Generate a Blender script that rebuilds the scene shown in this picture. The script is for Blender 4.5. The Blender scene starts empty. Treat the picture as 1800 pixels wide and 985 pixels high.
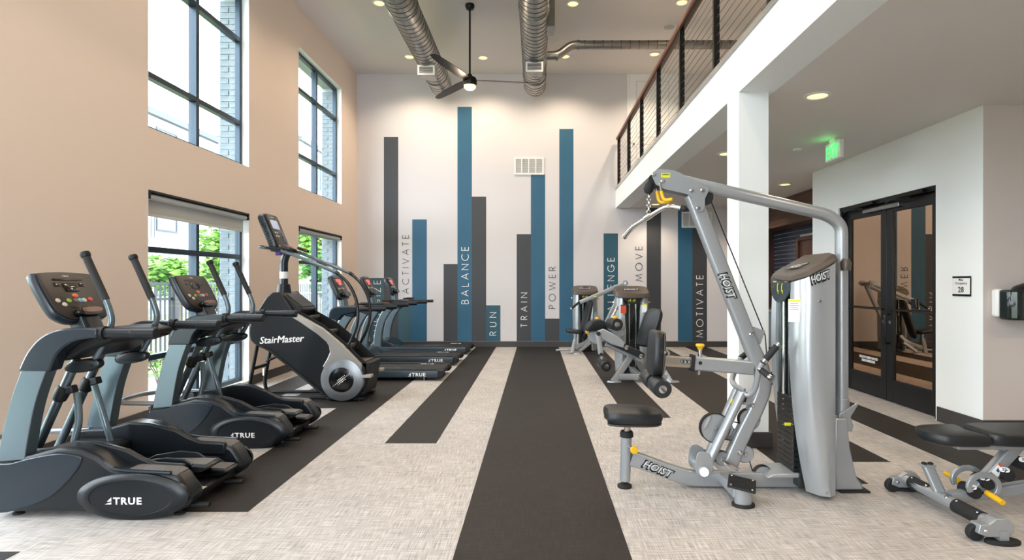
import bpy, bmesh, math, random
from mathutils import Vector, Matrix
random.seed(7)
PI = math.pi
scene = bpy.context.scene
COL = scene.collection
# ---------------------------------------------------------------- camera
# frame 1800 x 985, focal length 1000 px, vanishing point at (943, 497), eye height 1.42 m
F, VX, VY, EYE = 1000.0, 943.0, 497.0, 1.42
cam_data = bpy.data.cameras.new('camera')
cam_data.sensor_fit = 'HORIZONTAL'; cam_data.sensor_width = 36.0
cam_data.lens = 36.0 * F / 1800.0
cam_data.shift_x = -(VX - 900.0) / 1800.0
cam_data.shift_y = (VY - 492.5) / 1800.0
cam_data.clip_start = 0.05; cam_data.clip_end = 300
cam = bpy.data.objects.new('camera', cam_data); COL.objects.link(cam)
cam.location = (0, 0, EYE); cam.rotation_euler = (PI / 2, 0, 0)
scene.camera = cam
# ---------------------------------------------------------------- world, exposure
world = bpy.data.worlds.new('overcast_sky'); scene.world = world
world.use_nodes = True
_bg = world.node_tree.nodes['Background']
_bg.inputs[0].default_value = (0.88, 0.95, 1.0, 1); _bg.inputs[1].default_value = 12.0
vs = scene.view_settings
vs.view_transform = 'Standard'; vs.look = 'None'; vs.gamma = 1.0; vs.use_curve_mapping = False
vs.exposure = 0.22
LAMP = 78.0          # watt of one ceiling downlight
LAMPLOW = 48.0        # watt of one downlight under the mezzanine
WARM = (1.0, 0.80, 0.58)
try:
    cy = scene.cycles
    cy.use_denoising = True
    cy.use_adaptive_sampling = True; cy.adaptive_threshold = .02; cy.max_bounces = 8; cy.diffuse_bounces = 4; cy.glossy_bounces = 4; cy.transparent_max_bounces = 16
    cy.sample_clamp_indirect = 6.0; cy.caustics_reflective = False; cy.caustics_refractive = False
except Exception: pass

# ---------------------------------------------------------------- helpers
def W(px, py, Y): return ((px - VX) * Y / F, EYE - (py - VY) * Y / F)     # a photo pixel at depth Y -> X, Z
def WX(pts, Y): return [W(a, b, Y) for a, b in pts]
def lin(h):
    h = h.lstrip('#'); c = [int(h[i:i+2], 16) / 255 for i in (0, 2, 4)]
    return tuple(x / 12.92 if x <= .04045 else ((x + .055) / 1.055) ** 2.4 for x in c) + (1,)
MATS = {}
def mat(name, col, rough=.5, metal=0.0, var=0.0, scale=(8, 8, 8), bump=0.0, bscale=60, emit=None, es=0, spec=.5, coat=0, detail=4):
    if name in MATS: return MATS[name]
    m = bpy.data.materials.new(name); m.use_nodes = True
    nt = m.node_tree; b = nt.nodes['Principled BSDF']
    c = lin(col) if isinstance(col, str) else tuple(col) + (1,)
    b.inputs['Base Color'].default_value = c
    b.inputs['Roughness'].default_value = rough; b.inputs['Metallic'].default_value = metal
    b.inputs['Specular IOR Level'].default_value = spec
    if coat: b.inputs['Coat Weight'].default_value = coat; b.inputs['Coat Roughness'].default_value = .15
    if emit:
        b.inputs['Emission Color'].default_value = lin(emit) if isinstance(emit, str) else tuple(emit) + (1,)
        b.inputs['Emission Strength'].default_value = es
    tc = nt.nodes.new('ShaderNodeTexCoord')
    if var:
        mp = nt.nodes.new('ShaderNodeMapping'); mp.inputs['Scale'].default_value = scale
        nz = nt.nodes.new('ShaderNodeTexNoise'); nz.inputs['Scale'].default_value = 1.0; nz.inputs['Detail'].default_value = detail
        rp = nt.nodes.new('ShaderNodeValToRGB')
        rp.color_ramp.elements[0].position = .3; rp.color_ramp.elements[1].position = .7
        rp.color_ramp.elements[0].color = tuple(max(0, x * (1 - var)) for x in c[:3]) + (1,)
        rp.color_ramp.elements[1].color = tuple(min(1, x * (1 + var)) for x in c[:3]) + (1,)
        nt.links.new(tc.outputs['Object'], mp.inputs[0]); nt.links.new(mp.outputs[0], nz.inputs['Vector'])
        nt.links.new(nz.outputs['Fac'], rp.inputs[0]); nt.links.new(rp.outputs[0], b.inputs['Base Color'])
    if bump:
        nb = nt.nodes.new('ShaderNodeTexNoise'); nb.inputs['Scale'].default_value = bscale; nb.inputs['Detail'].default_value = 3
        bp = nt.nodes.new('ShaderNodeBump'); bp.inputs['Strength'].default_value = bump; bp.inputs['Distance'].default_value = .01
        nt.links.new(tc.outputs['Object'], nb.inputs['Vector']); nt.links.new(nb.outputs['Fac'], bp.inputs['Height'])
        nt.links.new(bp.outputs[0], b.inputs['Normal'])
    MATS[name] = m
    return m
def glass_mat(name, tint, gloss_col, fac, rough=.0):
    m = bpy.data.materials.new(name); m.use_nodes = True; nt = m.node_tree
    nt.nodes.remove(nt.nodes['Principled BSDF']); out = nt.nodes['Material Output']
    tr = nt.nodes.new('ShaderNodeBsdfTransparent'); tr.inputs[0].default_value = tuple(tint) + (1,)
    gl = nt.nodes.new('ShaderNodeBsdfGlossy'); gl.inputs[0].default_value = tuple(gloss_col) + (1,); gl.inputs['Roughness'].default_value = rough
    mx = nt.nodes.new('ShaderNodeMixShader'); mx.inputs[0].default_value = fac
    nt.links.new(tr.outputs[0], mx.inputs[1]); nt.links.new(gl.outputs[0], mx.inputs[2]); nt.links.new(mx.outputs[0], out.inputs[0])
    MATS[name] = m
    return m
def weave_mat(name, c0, c1, c2, contrast):
    """woven vinyl: fine threads running both ways over soft blotches"""
    m = bpy.data.materials.new(name); m.use_nodes = True; nt = m.node_tree; b = nt.nodes['Principled BSDF']
    tc = nt.nodes.new('ShaderNodeTexCoord')
    def noise(sc, det=3):
        mp = nt.nodes.new('ShaderNodeMapping'); mp.inputs['Scale'].default_value = sc
        nz = nt.nodes.new('ShaderNodeTexNoise'); nz.inputs['Scale'].default_value = 1; nz.inputs['Detail'].default_value = det
        nt.links.new(tc.outputs['Object'], mp.inputs[0]); nt.links.new(mp.outputs[0], nz.inputs['Vector']); return nz
    a = noise((160, 7, 1)); c = noise((7, 160, 1)); d = noise((2.2, 2.2, 1), 2)
    ad = nt.nodes.new('ShaderNodeMath'); ad.operation = 'ADD'
    nt.links.new(a.outputs['Fac'], ad.inputs[0]); nt.links.new(c.outputs['Fac'], ad.inputs[1])
    ad2 = nt.nodes.new('ShaderNodeMath'); ad2.operation = 'MULTIPLY_ADD'; ad2.inputs[1].default_value = .25
    nt.links.new(d.outputs['Fac'], ad2.inputs[0]); nt.links.new(ad.outputs[0], ad2.inputs[2])
    mr = nt.nodes.new('ShaderNodeMapRange'); mr.inputs[1].default_value = 1.125 - contrast; mr.inputs[2].default_value = 1.125 + contrast
    nt.links.new(ad2.outputs[0], mr.inputs[0])
    rp = nt.nodes.new('ShaderNodeValToRGB'); e = rp.color_ramp.elements
    e[0].color = lin(c0); e[1].color = lin(c2); k = e.new(.5); k.color = lin(c1)
    nt.links.new(mr.outputs[0], rp.inputs[0]); nt.links.new(rp.outputs[0], b.inputs['Base Color'])
    b.inputs['Roughness'].default_value = .6; b.inputs['Specular IOR Level'].default_value = .22
    bp = nt.nodes.new('ShaderNodeBump'); bp.inputs['Strength'].default_value = .12; bp.inputs['Distance'].default_value = .002
    nt.links.new(ad.outputs[0], bp.inputs['Height']); nt.links.new(bp.outputs[0], b.inputs['Normal'])
    MATS[name] = m; return m
def wood_mat(name, c0, c1, axis=1, rough=.45):
    m = bpy.data.materials.new(name); m.use_nodes = True; nt = m.node_tree; b = nt.nodes['Principled BSDF']
    tc = nt.nodes.new('ShaderNodeTexCoord'); mp = nt.nodes.new('ShaderNodeMapping')
    sc = [26, 26, 26]; sc[axis] = 1.6; mp.inputs['Scale'].default_value = sc
    nz = nt.nodes.new('ShaderNodeTexNoise'); nz.inputs['Scale'].default_value = 1; nz.inputs['Detail'].default_value = 6
    rp = nt.nodes.new('ShaderNodeValToRGB'); rp.color_ramp.elements[0].position = .35; rp.color_ramp.elements[1].position = .65
    rp.color_ramp.elements[0].color = lin(c0); rp.color_ramp.elements[1].color = lin(c1)
    nt.links.new(tc.outputs['Object'], mp.inputs[0]); nt.links.new(mp.outputs[0], nz.inputs['Vector'])
    nt.links.new(nz.outputs['Fac'], rp.inputs[0]); nt.links.new(rp.outputs[0], b.inputs['Base Color'])
    b.inputs['Roughness'].default_value = rough
    MATS[name] = m; return m

def wloc(o):
    v = Vector((0, 0, 0))
    while o is not None: v += o.location; o = o.parent
    return v
def link(name, me, m, parent=None, bevel=0, seg=2, smooth=True, ang=35):
    if smooth and len(me.polygons):
        me.polygons.foreach_set('use_smooth', [True] * len(me.polygons))
        me.set_sharp_from_angle(angle=math.radians(ang))
    if m: me.materials.append(MATS[m] if isinstance(m, str) else m)
    o = bpy.data.objects.new(name, me); COL.objects.link(o)
    if parent is not None:
        off = wloc(parent); me.transform(Matrix.Translation(-off)); o.parent = parent
    if bevel:
        md = o.modifiers.new('bevel', 'BEVEL'); md.width = bevel; md.segments = seg; md.limit_method = 'ANGLE'; md.angle_limit = math.radians(30)
        md.harden_normals = False
    return o
def obj(name, bm, m, parent=None, bevel=0, seg=2, smooth=True, ang=35):
    bmesh.ops.recalc_face_normals(bm, faces=bm.faces)
    me = bpy.data.meshes.new(name); bm.to_mesh(me); bm.free()
    return link(name, me, m, parent, bevel, seg, smooth, ang)
def tag(o, label=None, cat=None, group=None, kind=None):
    if label: o['label'] = label
    if cat: o['category'] = cat
    if group: o['group'] = group
    if kind: o['kind'] = kind
    return o
def thing(name, label, cat, loc, group=None):
    o = bpy.data.objects.new(name, None); COL.objects.link(o); o.location = loc; o.empty_display_size = .1
    return tag(o, label, cat, group)
def struct(o): o['kind'] = 'structure'; return o
def sempty(name, loc=(0, 0, 0)):
    o = bpy.data.objects.new(name, None); COL.objects.link(o); o.location = loc; o['kind'] = 'structure'; return o
def copy_tree(o, parent=None):
    c = o.copy(); COL.objects.link(c); c.parent = parent
    for ch in list(o.children): copy_tree(ch, c)
    return c
def NB(): return bmesh.new()
def face(bm, vs):
    try: return bm.faces.new(vs)
    except ValueError: return None
def box(bm, x0, x1, y0, y1, z0, z1):
    v = [bm.verts.new((x, y, z)) for x in (x0, x1) for y in (y0, y1) for z in (z0, z1)]
    for f in ((0, 1, 3, 2), (4, 6, 7, 5), (0, 4, 5, 1), (2, 3, 7, 6), (0, 2, 6, 4), (1, 5, 7, 3)): face(bm, [v[i] for i in f])
    return bm
def obox(bm, c, d, rot=None):
    R = rot if rot is not None else Matrix.Identity(3)
    v = [bm.verts.new(Vector(c) + R @ Vector((sx * d[0] / 2, sy * d[1] / 2, sz * d[2] / 2))) for sx in (-1, 1) for sy in (-1, 1) for sz in (-1, 1)]
    for f in ((0, 1, 3, 2), (4, 6, 7, 5), (0, 4, 5, 1), (2, 3, 7, 6), (0, 2, 6, 4), (1, 5, 7, 3)): face(bm, [v[i] for i in f])
    return bm
def rotY(a): return Matrix.Rotation(math.radians(a), 3, 'Y')
def rotZ(a): return Matrix.Rotation(math.radians(a), 3, 'Z')
def rotX(a): return Matrix.Rotation(math.radians(a), 3, 'X')
def prism(bm, pts, y0, y1, axis='Y'):
    """outline extruded along an axis; pts are (X,Z) for Y, (Y,Z) for X, (X,Y) for Z"""
    def p(a, b, c): return (a, c, b) if axis == 'Y' else ((c, a, b) if axis == 'X' else (a, b, c))
    A = [bm.verts.new(p(a, b, y0)) for a, b in pts]; B = [bm.verts.new(p(a, b, y1)) for a, b in pts]
    n = len(pts); face(bm, A); face(bm, B[::-1])
    for i in range(n): face(bm, [A[i], B[i], B[(i + 1) % n], A[(i + 1) % n]])
    return bm
def catmull(pts, n=6, closed=False):
    P = [Vector(p) for p in pts]; out = []
    m = len(P)
    for i in range(m if closed else m - 1):
        if closed: p0, p1, p2, p3 = P[(i - 1) % m], P[i], P[(i + 1) % m], P[(i + 2) % m]
        else: p0, p1, p2, p3 = P[max(i - 1, 0)], P[i], P[i + 1], P[min(i + 2, m - 1)]
        for k in range(n):
            t = k / n
            out.append(.5 * ((2 * p1) + (-p0 + p2) * t + (2 * p0 - 5 * p1 + 4 * p2 - p3) * t * t + (-p0 + 3 * p1 - 3 * p2 + p3) * t ** 3))
    if not closed: out.append(P[-1])
    return out
def fillet(pts, r, n=6):
    P = [Vector(p) for p in pts]; out = [P[0]]
    for i in range(1, len(P) - 1):
        a, b, c = P[i - 1], P[i], P[i + 1]
        d = min(r, (a - b).length * .49, (c - b).length * .49)
        s = b + (a - b).normalized() * d; e = b + (c - b).normalized() * d
        for k in range(n + 1):
            t = k / n; out.append(s * (1 - t) ** 2 + b * 2 * t * (1 - t) + e * t * t)
    out.append(P[-1]); return out
def sweep(bm, pts, prof, ref=None, cap=True, scales=None):
    P = [Vector(p) for p in pts]
    T = []
    for i in range(len(P)):
        t = (P[min(i + 1, len(P) - 1)] - P[max(i - 1, 0)])
        T.append(t.normalized() if t.length > 1e-9 else Vector((0, 0, 1)))
    if ref is None:
        best = None
        for r in (Vector((0, 1, 0)), Vector((1, 0, 0)), Vector((0, 0, 1))):
            w = max(abs(t.dot(r)) for t in T)
            if best is None or w < best[0] - .02: best = (w, r)
        ref = best[1]
    ref = Vector(ref); rings = []
    for i, p in enumerate(P):
        t = T[i]; b = (ref - t * ref.dot(t)); b.normalize(); nrm = b.cross(t)
        s = scales[i] if scales else 1
        rings.append([bm.verts.new(p + nrm * (u * s) + b * (v * s)) for u, v in prof])
    k = len(prof)
    for a, b in zip(rings[:-1], rings[1:]):
        for j in range(k): face(bm, [a[j], a[(j + 1) % k], b[(j + 1) % k], b[j]])
    if cap: face(bm, rings[0][::-1]); face(bm, rings[-1])
    return bm
def circ(r, n=14): return [(r * math.cos(2 * PI * i / n), r * math.sin(2 * PI * i / n)) for i in range(n)]
def rrect(w, h, r=.012, n=3):
    out = []
    r = min(r, w / 2.01, h / 2.01)
    for cx, cy_, a0 in ((w / 2 - r, h / 2 - r, 0), (-w / 2 + r, h / 2 - r, 90), (-w / 2 + r, -h / 2 + r, 180), (w / 2 - r, -h / 2 + r, 270)):
        for k in range(n + 1):
            a = math.radians(a0 + 90 * k / n); out.append((cx + r * math.cos(a), cy_ + r * math.sin(a)))
    return out
def tube(bm, pts, r, n=14, fil=0, scales=None): return sweep(bm, fillet(pts, fil) if fil else pts, circ(r, n), scales=scales)
def rtube(bm, pts, w, h, ref=(0, 1, 0), fil=0, r=.012): return sweep(bm, fillet(pts, fil) if fil else pts, rrect(w, h, r), ref=ref)
def cyl(bm, a, b, r, n=20): return sweep(bm, [a, b], circ(r, n))
def disc(bm, c, axis, r, t, n=24):
    a = Vector(axis).normalized(); c = Vector(c); return sweep(bm, [c - a * t / 2, c + a * t / 2], circ(r, n))
def lathe(bm, prof, c, axis=(0, 0, 1), n=28, sx=1, sy=1):
    """prof: list of (radius, height along axis) ; closes on the axis where radius is 0"""
    a = Vector(axis).normalized(); ref = Vector((1, 0, 0)) if abs(a.x) < .9 else Vector((0, 1, 0))
    u = (ref - a * ref.dot(a)).normalized(); v = a.cross(u); c = Vector(c); rings = []
    for r, h in prof:
        if r < 1e-6: rings.append([bm.verts.new(c + a * h)])
        else: rings.append([bm.verts.new(c + a * h + u * (r * sx * math.cos(2 * PI * i / n)) + v * (r * sy * math.sin(2 * PI * i / n))) for i in range(n)])
    for A, B in zip(rings[:-1], rings[1:]):
        for j in range(n):
            if len(A) == 1 and len(B) == 1: continue
            if len(A) == 1: face(bm, [A[0], B[(j + 1) % n], B[j]])
            elif len(B) == 1: face(bm, [A[j], A[(j + 1) % n], B[0]])
            else: face(bm, [A[j], A[(j + 1) % n], B[(j + 1) % n], B[j]])
    return bm
def pad(bm, outline, O, U, V, N, t, rnd=.02):
    """cushion: an outline in the plane O+uU+vV, thickness t along N, rounded rim"""
    U, V, N, O = Vector(U), Vector(V), Vector(N), Vector(O)
    cx = sum(a for a, b in outline) / len(outline); cy_ = sum(b for a, b in outline) / len(outline)
    ext = max(max(abs(a - cx) for a, b in outline), 1e-6); rings = []
    for k, (ins, h) in enumerate(((rnd, 0), (rnd * .3, rnd * .3), (0, rnd), (0, t - rnd), (rnd * .3, t - rnd * .3), (rnd, t))):
        s = 1 - ins / ext
        rings.append([bm.verts.new(O + U * (cx + (a - cx) * s) + V * (cy_ + (b - cy_) * s) + N * h) for a, b in outline])
    n = len(outline)
    for A, B in zip(rings[:-1], rings[1:]):
        for j in range(n): face(bm, [A[j], A[(j + 1) % n], B[(j + 1) % n], B[j]])
    face(bm, rings[0][::-1]); face(bm, rings[-1])
    return bm
def sup(a, b, n=28, e=4.0):
    """superellipse outline"""
    out = []
    for i in range(n):
        t = 2 * PI * i / n; c, s = math.cos(t), math.sin(t)
        out.append((a * math.copysign(abs(c) ** (2 / e), c), b * math.copysign(abs(s) ** (2 / e), s)))
    return out
def text(name, s, O, R, U, size, m, parent, width=None, bold=0.0, shear=0.0, depth=.001, space=1.0, center=True):
    """flat lettering at O, running along R, tops along U; size is the cap height"""
    cu = bpy.data.curves.new('t', 'FONT'); cu.body = s; cu.size = 1.0; cu.shear = shear; cu.offset = bold; cu.extrude = .0; cu.resolution_u = 2
    cu.space_character = space; cu.align_x = 'CENTER' if center else 'LEFT'
    o = bpy.data.objects.new('t', cu); COL.objects.link(o)
    dg = bpy.context.evaluated_depsgraph_get(); me = bpy.data.meshes.new_from_object(o.evaluated_get(dg))
    bpy.data.objects.remove(o); bpy.data.curves.remove(cu)
    R = Vector(R).normalized(); U = Vector(U).normalized(); N = R.cross(U)
    xs = [v.co.x for v in me.vertices]; ys = [v.co.y for v in me.vertices]
    x0, x1, y0, y1 = min(xs), max(xs), min(ys), max(ys)
    nl = s.count('\n') + 1
    k = size / (.73 if nl == 1 else (y1 - y0)); kx = k if width is None else width / (x1 - x0)
    cx = (x0 + x1) / 2 if center else x0; cyy = (.365 if nl == 1 else (y0 + y1) / 2)
    O = Vector(O)
    for v in me.vertices: v.co = O + R * ((v.co.x - cx) * kx) + U * ((v.co.y - cyy) * k)
    bm = NB(); bm.from_mesh(me); bpy.data.meshes.remove(me)
    if depth:
        r = bmesh.ops.extrude_face_region(bm, geom=bm.faces[:])
        bmesh.ops.translate(bm, vec=N * depth, verts=[e for e in r['geom'] if isinstance(e, bmesh.types.BMVert)])
    return obj(name, bm, m, parent, smooth=False)
# geometric light lettering for the painted wall
def _arc(cx, cy_, rx, ry, a0, a1, n=14): return [(cx + rx * math.cos(math.radians(a0 + (a1 - a0) * i / n)), cy_ + ry * math.sin(math.radians(a0 + (a1 - a0) * i / n))) for i in range(n + 1)]
GL = {
 'A': (.78, [[(0, 0), (.39, 1), (.78, 0)], [(.13, .34), (.65, .34)]]),
 'B': (.52, [[(0, 0), (0, 1), (.22, 1)] + _arc(.22, .77, .24, .23, 90, -90) + [(0, .54)], [(.22, .54)] + _arc(.24, .27, .28, .27, 90, -90) + [(0, 0)]]),
 'C': (.82, [_arc(.5, .5, .5, .5, 48, 312, 22)]),
 'E': (.46, [[(.46, 0), (0, 0), (0, 1), (.46, 1)], [(0, .52), (.44, .52)]]),
 'G': (.95, [_arc(.5, .5, .5, .5, 48, 350, 24), [(.98, .44), (.58, .44)]]),
 'H': (.66, [[(0, 0), (0, 1)], [(.66, 0), (.66, 1)], [(0, .52), (.66, .52)]]),
 'I': (.0, [[(0, 0), (0, 1)]]),
 'L': (.42, [[(0, 1), (0, 0), (.42, 0)]]),
 'M': (.95, [[(0, 0), (.13, 1), (.475, .12), (.82, 1), (.95, 0)]]),
 'N': (.72, [[(0, 0), (0, 1), (.72, 0), (.72, 1)]]),
 'O': (1.0, [_arc(.5, .5, .5, .5, 0, 360, 28)]),
 'P': (.48, [[(0, 0), (0, 1), (.22, 1)] + _arc(.22, .75, .26, .25, 90, -90) + [(0, .5)]]),
 'R': (.52, [[(0, 0), (0, 1), (.22, 1)] + _arc(.22, .75, .26, .25, 90, -90) + [(0, .5)], [(.18, .5), (.52, 0)]]),
 'T': (.5, [[(0, 1), (.5, 1)], [(.25, 1), (.25, 0)]]),
 'U': (.62, [[(0, 1), (0, .31)] + _arc(.31, .31, .31, .31, 180, 360) + [(.62, 1)]]),
 'V': (.74, [[(0, 1), (.37, 0), (.74, 1)]]),
 'W': (1.15, [[(0, 1), (.29, 0), (.575, .95), (.86, 0), (1.15, 1)]]),
 'Z': (.56, [[(0, 1), (.56, 1), (0, 0), (.56, 0)]]),
}
def wall_word(s, O, length, height, m, parent, R=(0, 0, 1), U=(-1, 0, 0), w=.085):
    ws = [GL[c][0] for c in s]; gap = (length / height - sum(ws) - w) / (len(s) - 1)
    R, U, O = Vector(R), Vector(U), Vector(O); N = R.cross(U); bm = NB(); x = w / 2
    for c, wd in zip(s, ws):
        for pl in GL[c][1]:
            P = [Vector((a + x, b * (1 - w) + w / 2)) for a, b in pl]
            L = []
            for i, p in enumerate(P):
                d0 = (p - P[i - 1]).normalized() if i else (P[1] - P[0]).normalized()
                d1 = (P[i + 1] - p).normalized() if i < len(P) - 1 else d0
                t = (d0 + d1); t = t.normalized() if t.length > 1e-6 else d0
                nn = Vector((-t.y, t.x)); k = min(1 / max(nn.dot(Vector((-d0.y, d0.x))), .35), 2.2)
                L.append((p + nn * (w / 2 * k), p - nn * (w / 2 * k)))
            V = [[bm.verts.new(O + R * (q.x * height) + U * (q.y * height) + N * dz) for q in pr for dz in (0, .0015)] for pr in L]
            for a, b in zip(V[:-1], V[1:]):
                face(bm, [a[1], b[1], b[3], a[3]]); face(bm, [a[0], a[2], b[2], b[0]])
                face(bm, [a[0], b[0], b[1], a[1]]); face(bm, [a[2], a[3], b[3], b[2]])
        x += wd + gap
    return obj('lettering', bm, m, parent, smooth=False)
# ---------------------------------------------------------------- materials
mat('paint_white', '#d2cfd1', .6, bump=.03, bscale=220)
mat('paint_warm_lit', '#ecd9ca', .65, bump=.03, bscale=220)  # off-white left wall, the warm light on it put into the colour
mat('paint_cool', '#ebefef', .6, bump=.03, bscale=220)
mat('paint_greige', '#d8cfc9', .6)
mat('paint_ceiling', '#dad5d1', .7)
mat('paint_reveal', '#eef0f0', .6)
weave_mat('vinyl_light', '#7a7674', '#aba7a4', '#d5d1ce', .40)
weave_mat('vinyl_dark', '#191716', '#282524', '#373432', .5)
mat('stripe_blue', '#245a77', .5, var=.04, scale=(2, 2, 2))
mat('stripe_teal', '#235162', .5, var=.04, scale=(2, 2, 2))
mat('stripe_slate', '#33545f', .5, var=.04, scale=(2, 2, 2))
mat('stripe_charcoal', '#37393d', .5, var=.04, scale=(2, 2, 2))
mat('letter_white', '#f2f2f2', .5)
mat('letter_dark', '#3a3b40', .5)
mat('baseboard_grey', '#3a3837', .5, var=.05)
mat('black_alu', '#15181b', .35, .3)
mat('frame_alu', '#2c3a46', .35, .5)
mat('glossy_black', '#0d0e10', .18)
mat('steel', '#9a9a98', .3, 1.0, var=.08, scale=(3, 40, 3))
mat('trim_edge', '#c4c0bb', .3, .6, var=.2, scale=(3, 1.5, 3))
mat('galvanised', '#8f8d88', .34, 1.0, var=.14, scale=(9, 9, 9))
mat('galvanised_dark', '#5f5d59', .4, 1.0)
mat('chrome', '#d5d5d5', .12, 1.0)
mat('white_plastic', '#e9e9e7', .4)
mat('grille_grey', '#a9a8a5', .5)
mat('lens', '#ffe2b8', .4, emit=(1.0, .50, .16), es=2.5)
mat('lens_soft', '#fff1da', .4, emit=(1.0, .52, .18), es=2.3)
mat('dark_bronze', '#231d1a', .35, .6)
mat('metal_post', '#26221f', .4, .6)
wood_mat('wood_rail', '#5d3420', '#8a5236', 1)
wood_mat('wood_panel', '#3a241b', '#5d4032', 1)
wood_mat('wood_panel_v', '#33201a', '#523529', 2)
mat('tile_navy', '#2b3140', .25, var=.25, scale=(5, 5, 5))
mat('grout', '#b9b8b4', .8)
mat('brick_blue', '#66737b', .7, var=.25, scale=(9, 9, 9), bump=.2)
mat('mortar', '#9da2a4', .9)
mat('concrete', '#96938e', .85, var=.12, scale=(3, 3, 3))
mat('shade_fabric', '#c9c9c4', .8, bump=.05, bscale=300)
mat('cabinet_blue', '#5b6a75', .45)
mat('counter_stone', '#8b8782', .25)
mat('dark_void', '#141312', .8)
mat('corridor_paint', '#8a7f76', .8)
glass_mat('window_glass', (.96, .975, .985), (1, 1, 1), .06)
glass_mat('bronze_glass', (.34, .26, .20), (.84, .60, .42), .50)
# ---------------------------------------------------------------- room sizes
XL, XR, YB, YF, ZC = -3.947, 7.6, 12.51, -3.2, 6.01
XM, ZS, ZM = 1.74, 3.06, 3.46                     # mezzanine edge, its soffit, its floor
XD, YD0, YD1 = 4.12, 5.25, 8.49                   # door wall
WIN_Y = [(5.78, 7.81), (9.44, 11.52), (2.09, 4.12), (-1.60, .43)]
ZL0, ZL1, ZU0, ZU1 = .07, 2.36, 3.0, 5.35
# floor: pale woven vinyl with dark strips let in
bm = NB(); box(bm, XL - .4, XR, YF, YB + .1, -.12, 0); floor = struct(obj('floor', bm, 'vinyl_light'))
strips = [(-.43, .03, YF, YB), (.03, .49, YF, YB), (-1.34, -.885, 5.02, YB), (-2.26, -1.785, 3.52, YB), (-3.0, -2.26, 6.43, YB),
          (-3.64, -3.20, 6.4, YB), (-3.2, -2.72, .5, 3.0), (.945, 1.41, 5.97, YB), (1.88, 2.34, 4.01, YB), (2.34, 2.80, 4.50, YB), (3.27, 3.735, .6, YB),
          (-2.26, -1.785, YF, 1.0), (1.41, 1.88, YF, 1.6), (4.2, 4.66, -1.0, 5.2)]
for a, b, c, d in strips:
    bm = NB(); box(bm, a, b, c, d - .002, -.004, .0015); obj('vinyl_strip', bm, 'vinyl_dark', floor, smooth=False)
# ceiling and mezzanine
bm = NB(); box(bm, XL - .4, XR, YF, YB + .1, ZC, ZC + .12); ceiling = struct(obj('ceiling', bm, 'paint_ceiling', smooth=False))
bm = NB(); box(bm, XM + .02, XR, YF, YB, ZS, ZM); struct(obj('ceiling_under_mezzanine', bm, 'paint_ceiling', smooth=False))
bm = NB(); box(bm, XM, XM + .3, YF, YB, ZS - .002, ZM - .01); struct(obj('trim_1', bm, 'paint_cool', smooth=False))
bm = NB(); box(bm, XM - .012, XM + .10, YF, YB - .005, ZM - .008, ZM + .045); struct(obj('trim_2', bm, 'trim_edge', bevel=.004))
# column with a dark base
cX0, cX1, cY0, cY1 = XM, 1.995, 4.89, 5.19
bm = NB(); box(bm, cX0, cX1, cY0, cY1, 0, ZS); struct(obj('wall_column', bm, 'paint_cool', smooth=False))
bm = NB(); box(bm, cX0 - .014, cX1 + .03, cY0 - .02, cY1 + .014, 0, .135); struct(obj('baseboard_column', bm, 'baseboard_grey', bevel=.006))
# back wall
bm = NB(); box(bm, XL - .4, XR, YB, YB + .15, 0, ZC); wall_back = struct(obj('wall_back', bm, 'paint_white', smooth=False))
bm = NB(); box(bm, XL, 4.8, YB - .014, YB, 0, .128); struct(obj('baseboard_back', bm, 'baseboard_grey', bevel=.004))
def stripe(x0, x1, yt, m, yb=600):
    a, zt = W(x0, yt, YB); b, zb = W(x1, yb, YB)
    bm = NB(); box(bm, a, b, YB - .003, YB, zb, min(zt, ZC)); return obj('painted_stripe', bm, m, wall_back, smooth=False)
for s in [(650, 674.9, 489, 'stripe_slate'), (674.8, 700, 241, 'stripe_charcoal'), (700, 724.6, 530, 'stripe_slate'), (724.6, 750.3, 386, 'stripe_blue'),
          (779.8, 804.2, 464.5, 'stripe_charcoal'), (804.2, 829.4, 188, 'stripe_blue'), (829.4, 854.6, 346, 'stripe_charcoal'), (854.6, 879.6, 537, 'stripe_teal'),
          (908.2, 933.2, 412, 'stripe_charcoal'), (933.2, 958.2, 307, 'stripe_blue'), (958.2, 983.2, 560.5, 'stripe_charcoal'), (983.2, 1008, 227, 'stripe_blue'),
          (1061, 1086.2, 410.5, 'stripe_teal')]: stripe(*s)
for x0, x1, m in ((1136.8, 1161.8, 'stripe_charcoal'), (1191.6, 1217, 'stripe_blue'), (1217, 1242.6, 'stripe_charcoal')):
    a, zb = W(x0, 600, YB); b, _ = W(x1, 600, YB)
    bm = NB(); box(bm, a, b, YB - .003, YB, zb, ZS); obj('painted_stripe', bm, m, wall_back, smooth=False)
for wd, x0, x1, yt, yb, m in [('ENERGIZE', 657, 669.5, 493, 595, 'letter_white'), ('ACTIVATE', 707, 719, 413, 517, 'letter_dark'), ('BALANCE', 811, 824, 434, 535, 'letter_white'),
          ('RUN', 860.6, 872.6, 549, 590, 'letter_white'), ('TRAIN', 915.4, 927, 514.6, 575.8, 'letter_white'), ('POWER', 964.5, 976.8, 469, 543, 'letter_dark'),
          ('CHALLENGE', 1067.7, 1080, 453, 581, 'letter_white'), ('MOVE', 1116.8, 1129.3, 433, 495, 'letter_dark'), ('MOTIVATE', 1223.7, 1236.2, 484, 593.5, 'letter_white')]:
    xr, zb = W(x1, yb, YB); xl, zt = W(x0, yt, YB)
    wall_word(wd, (xr, YB - .0035, zb), zt - zb, xr - xl, m, wall_back)
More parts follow.
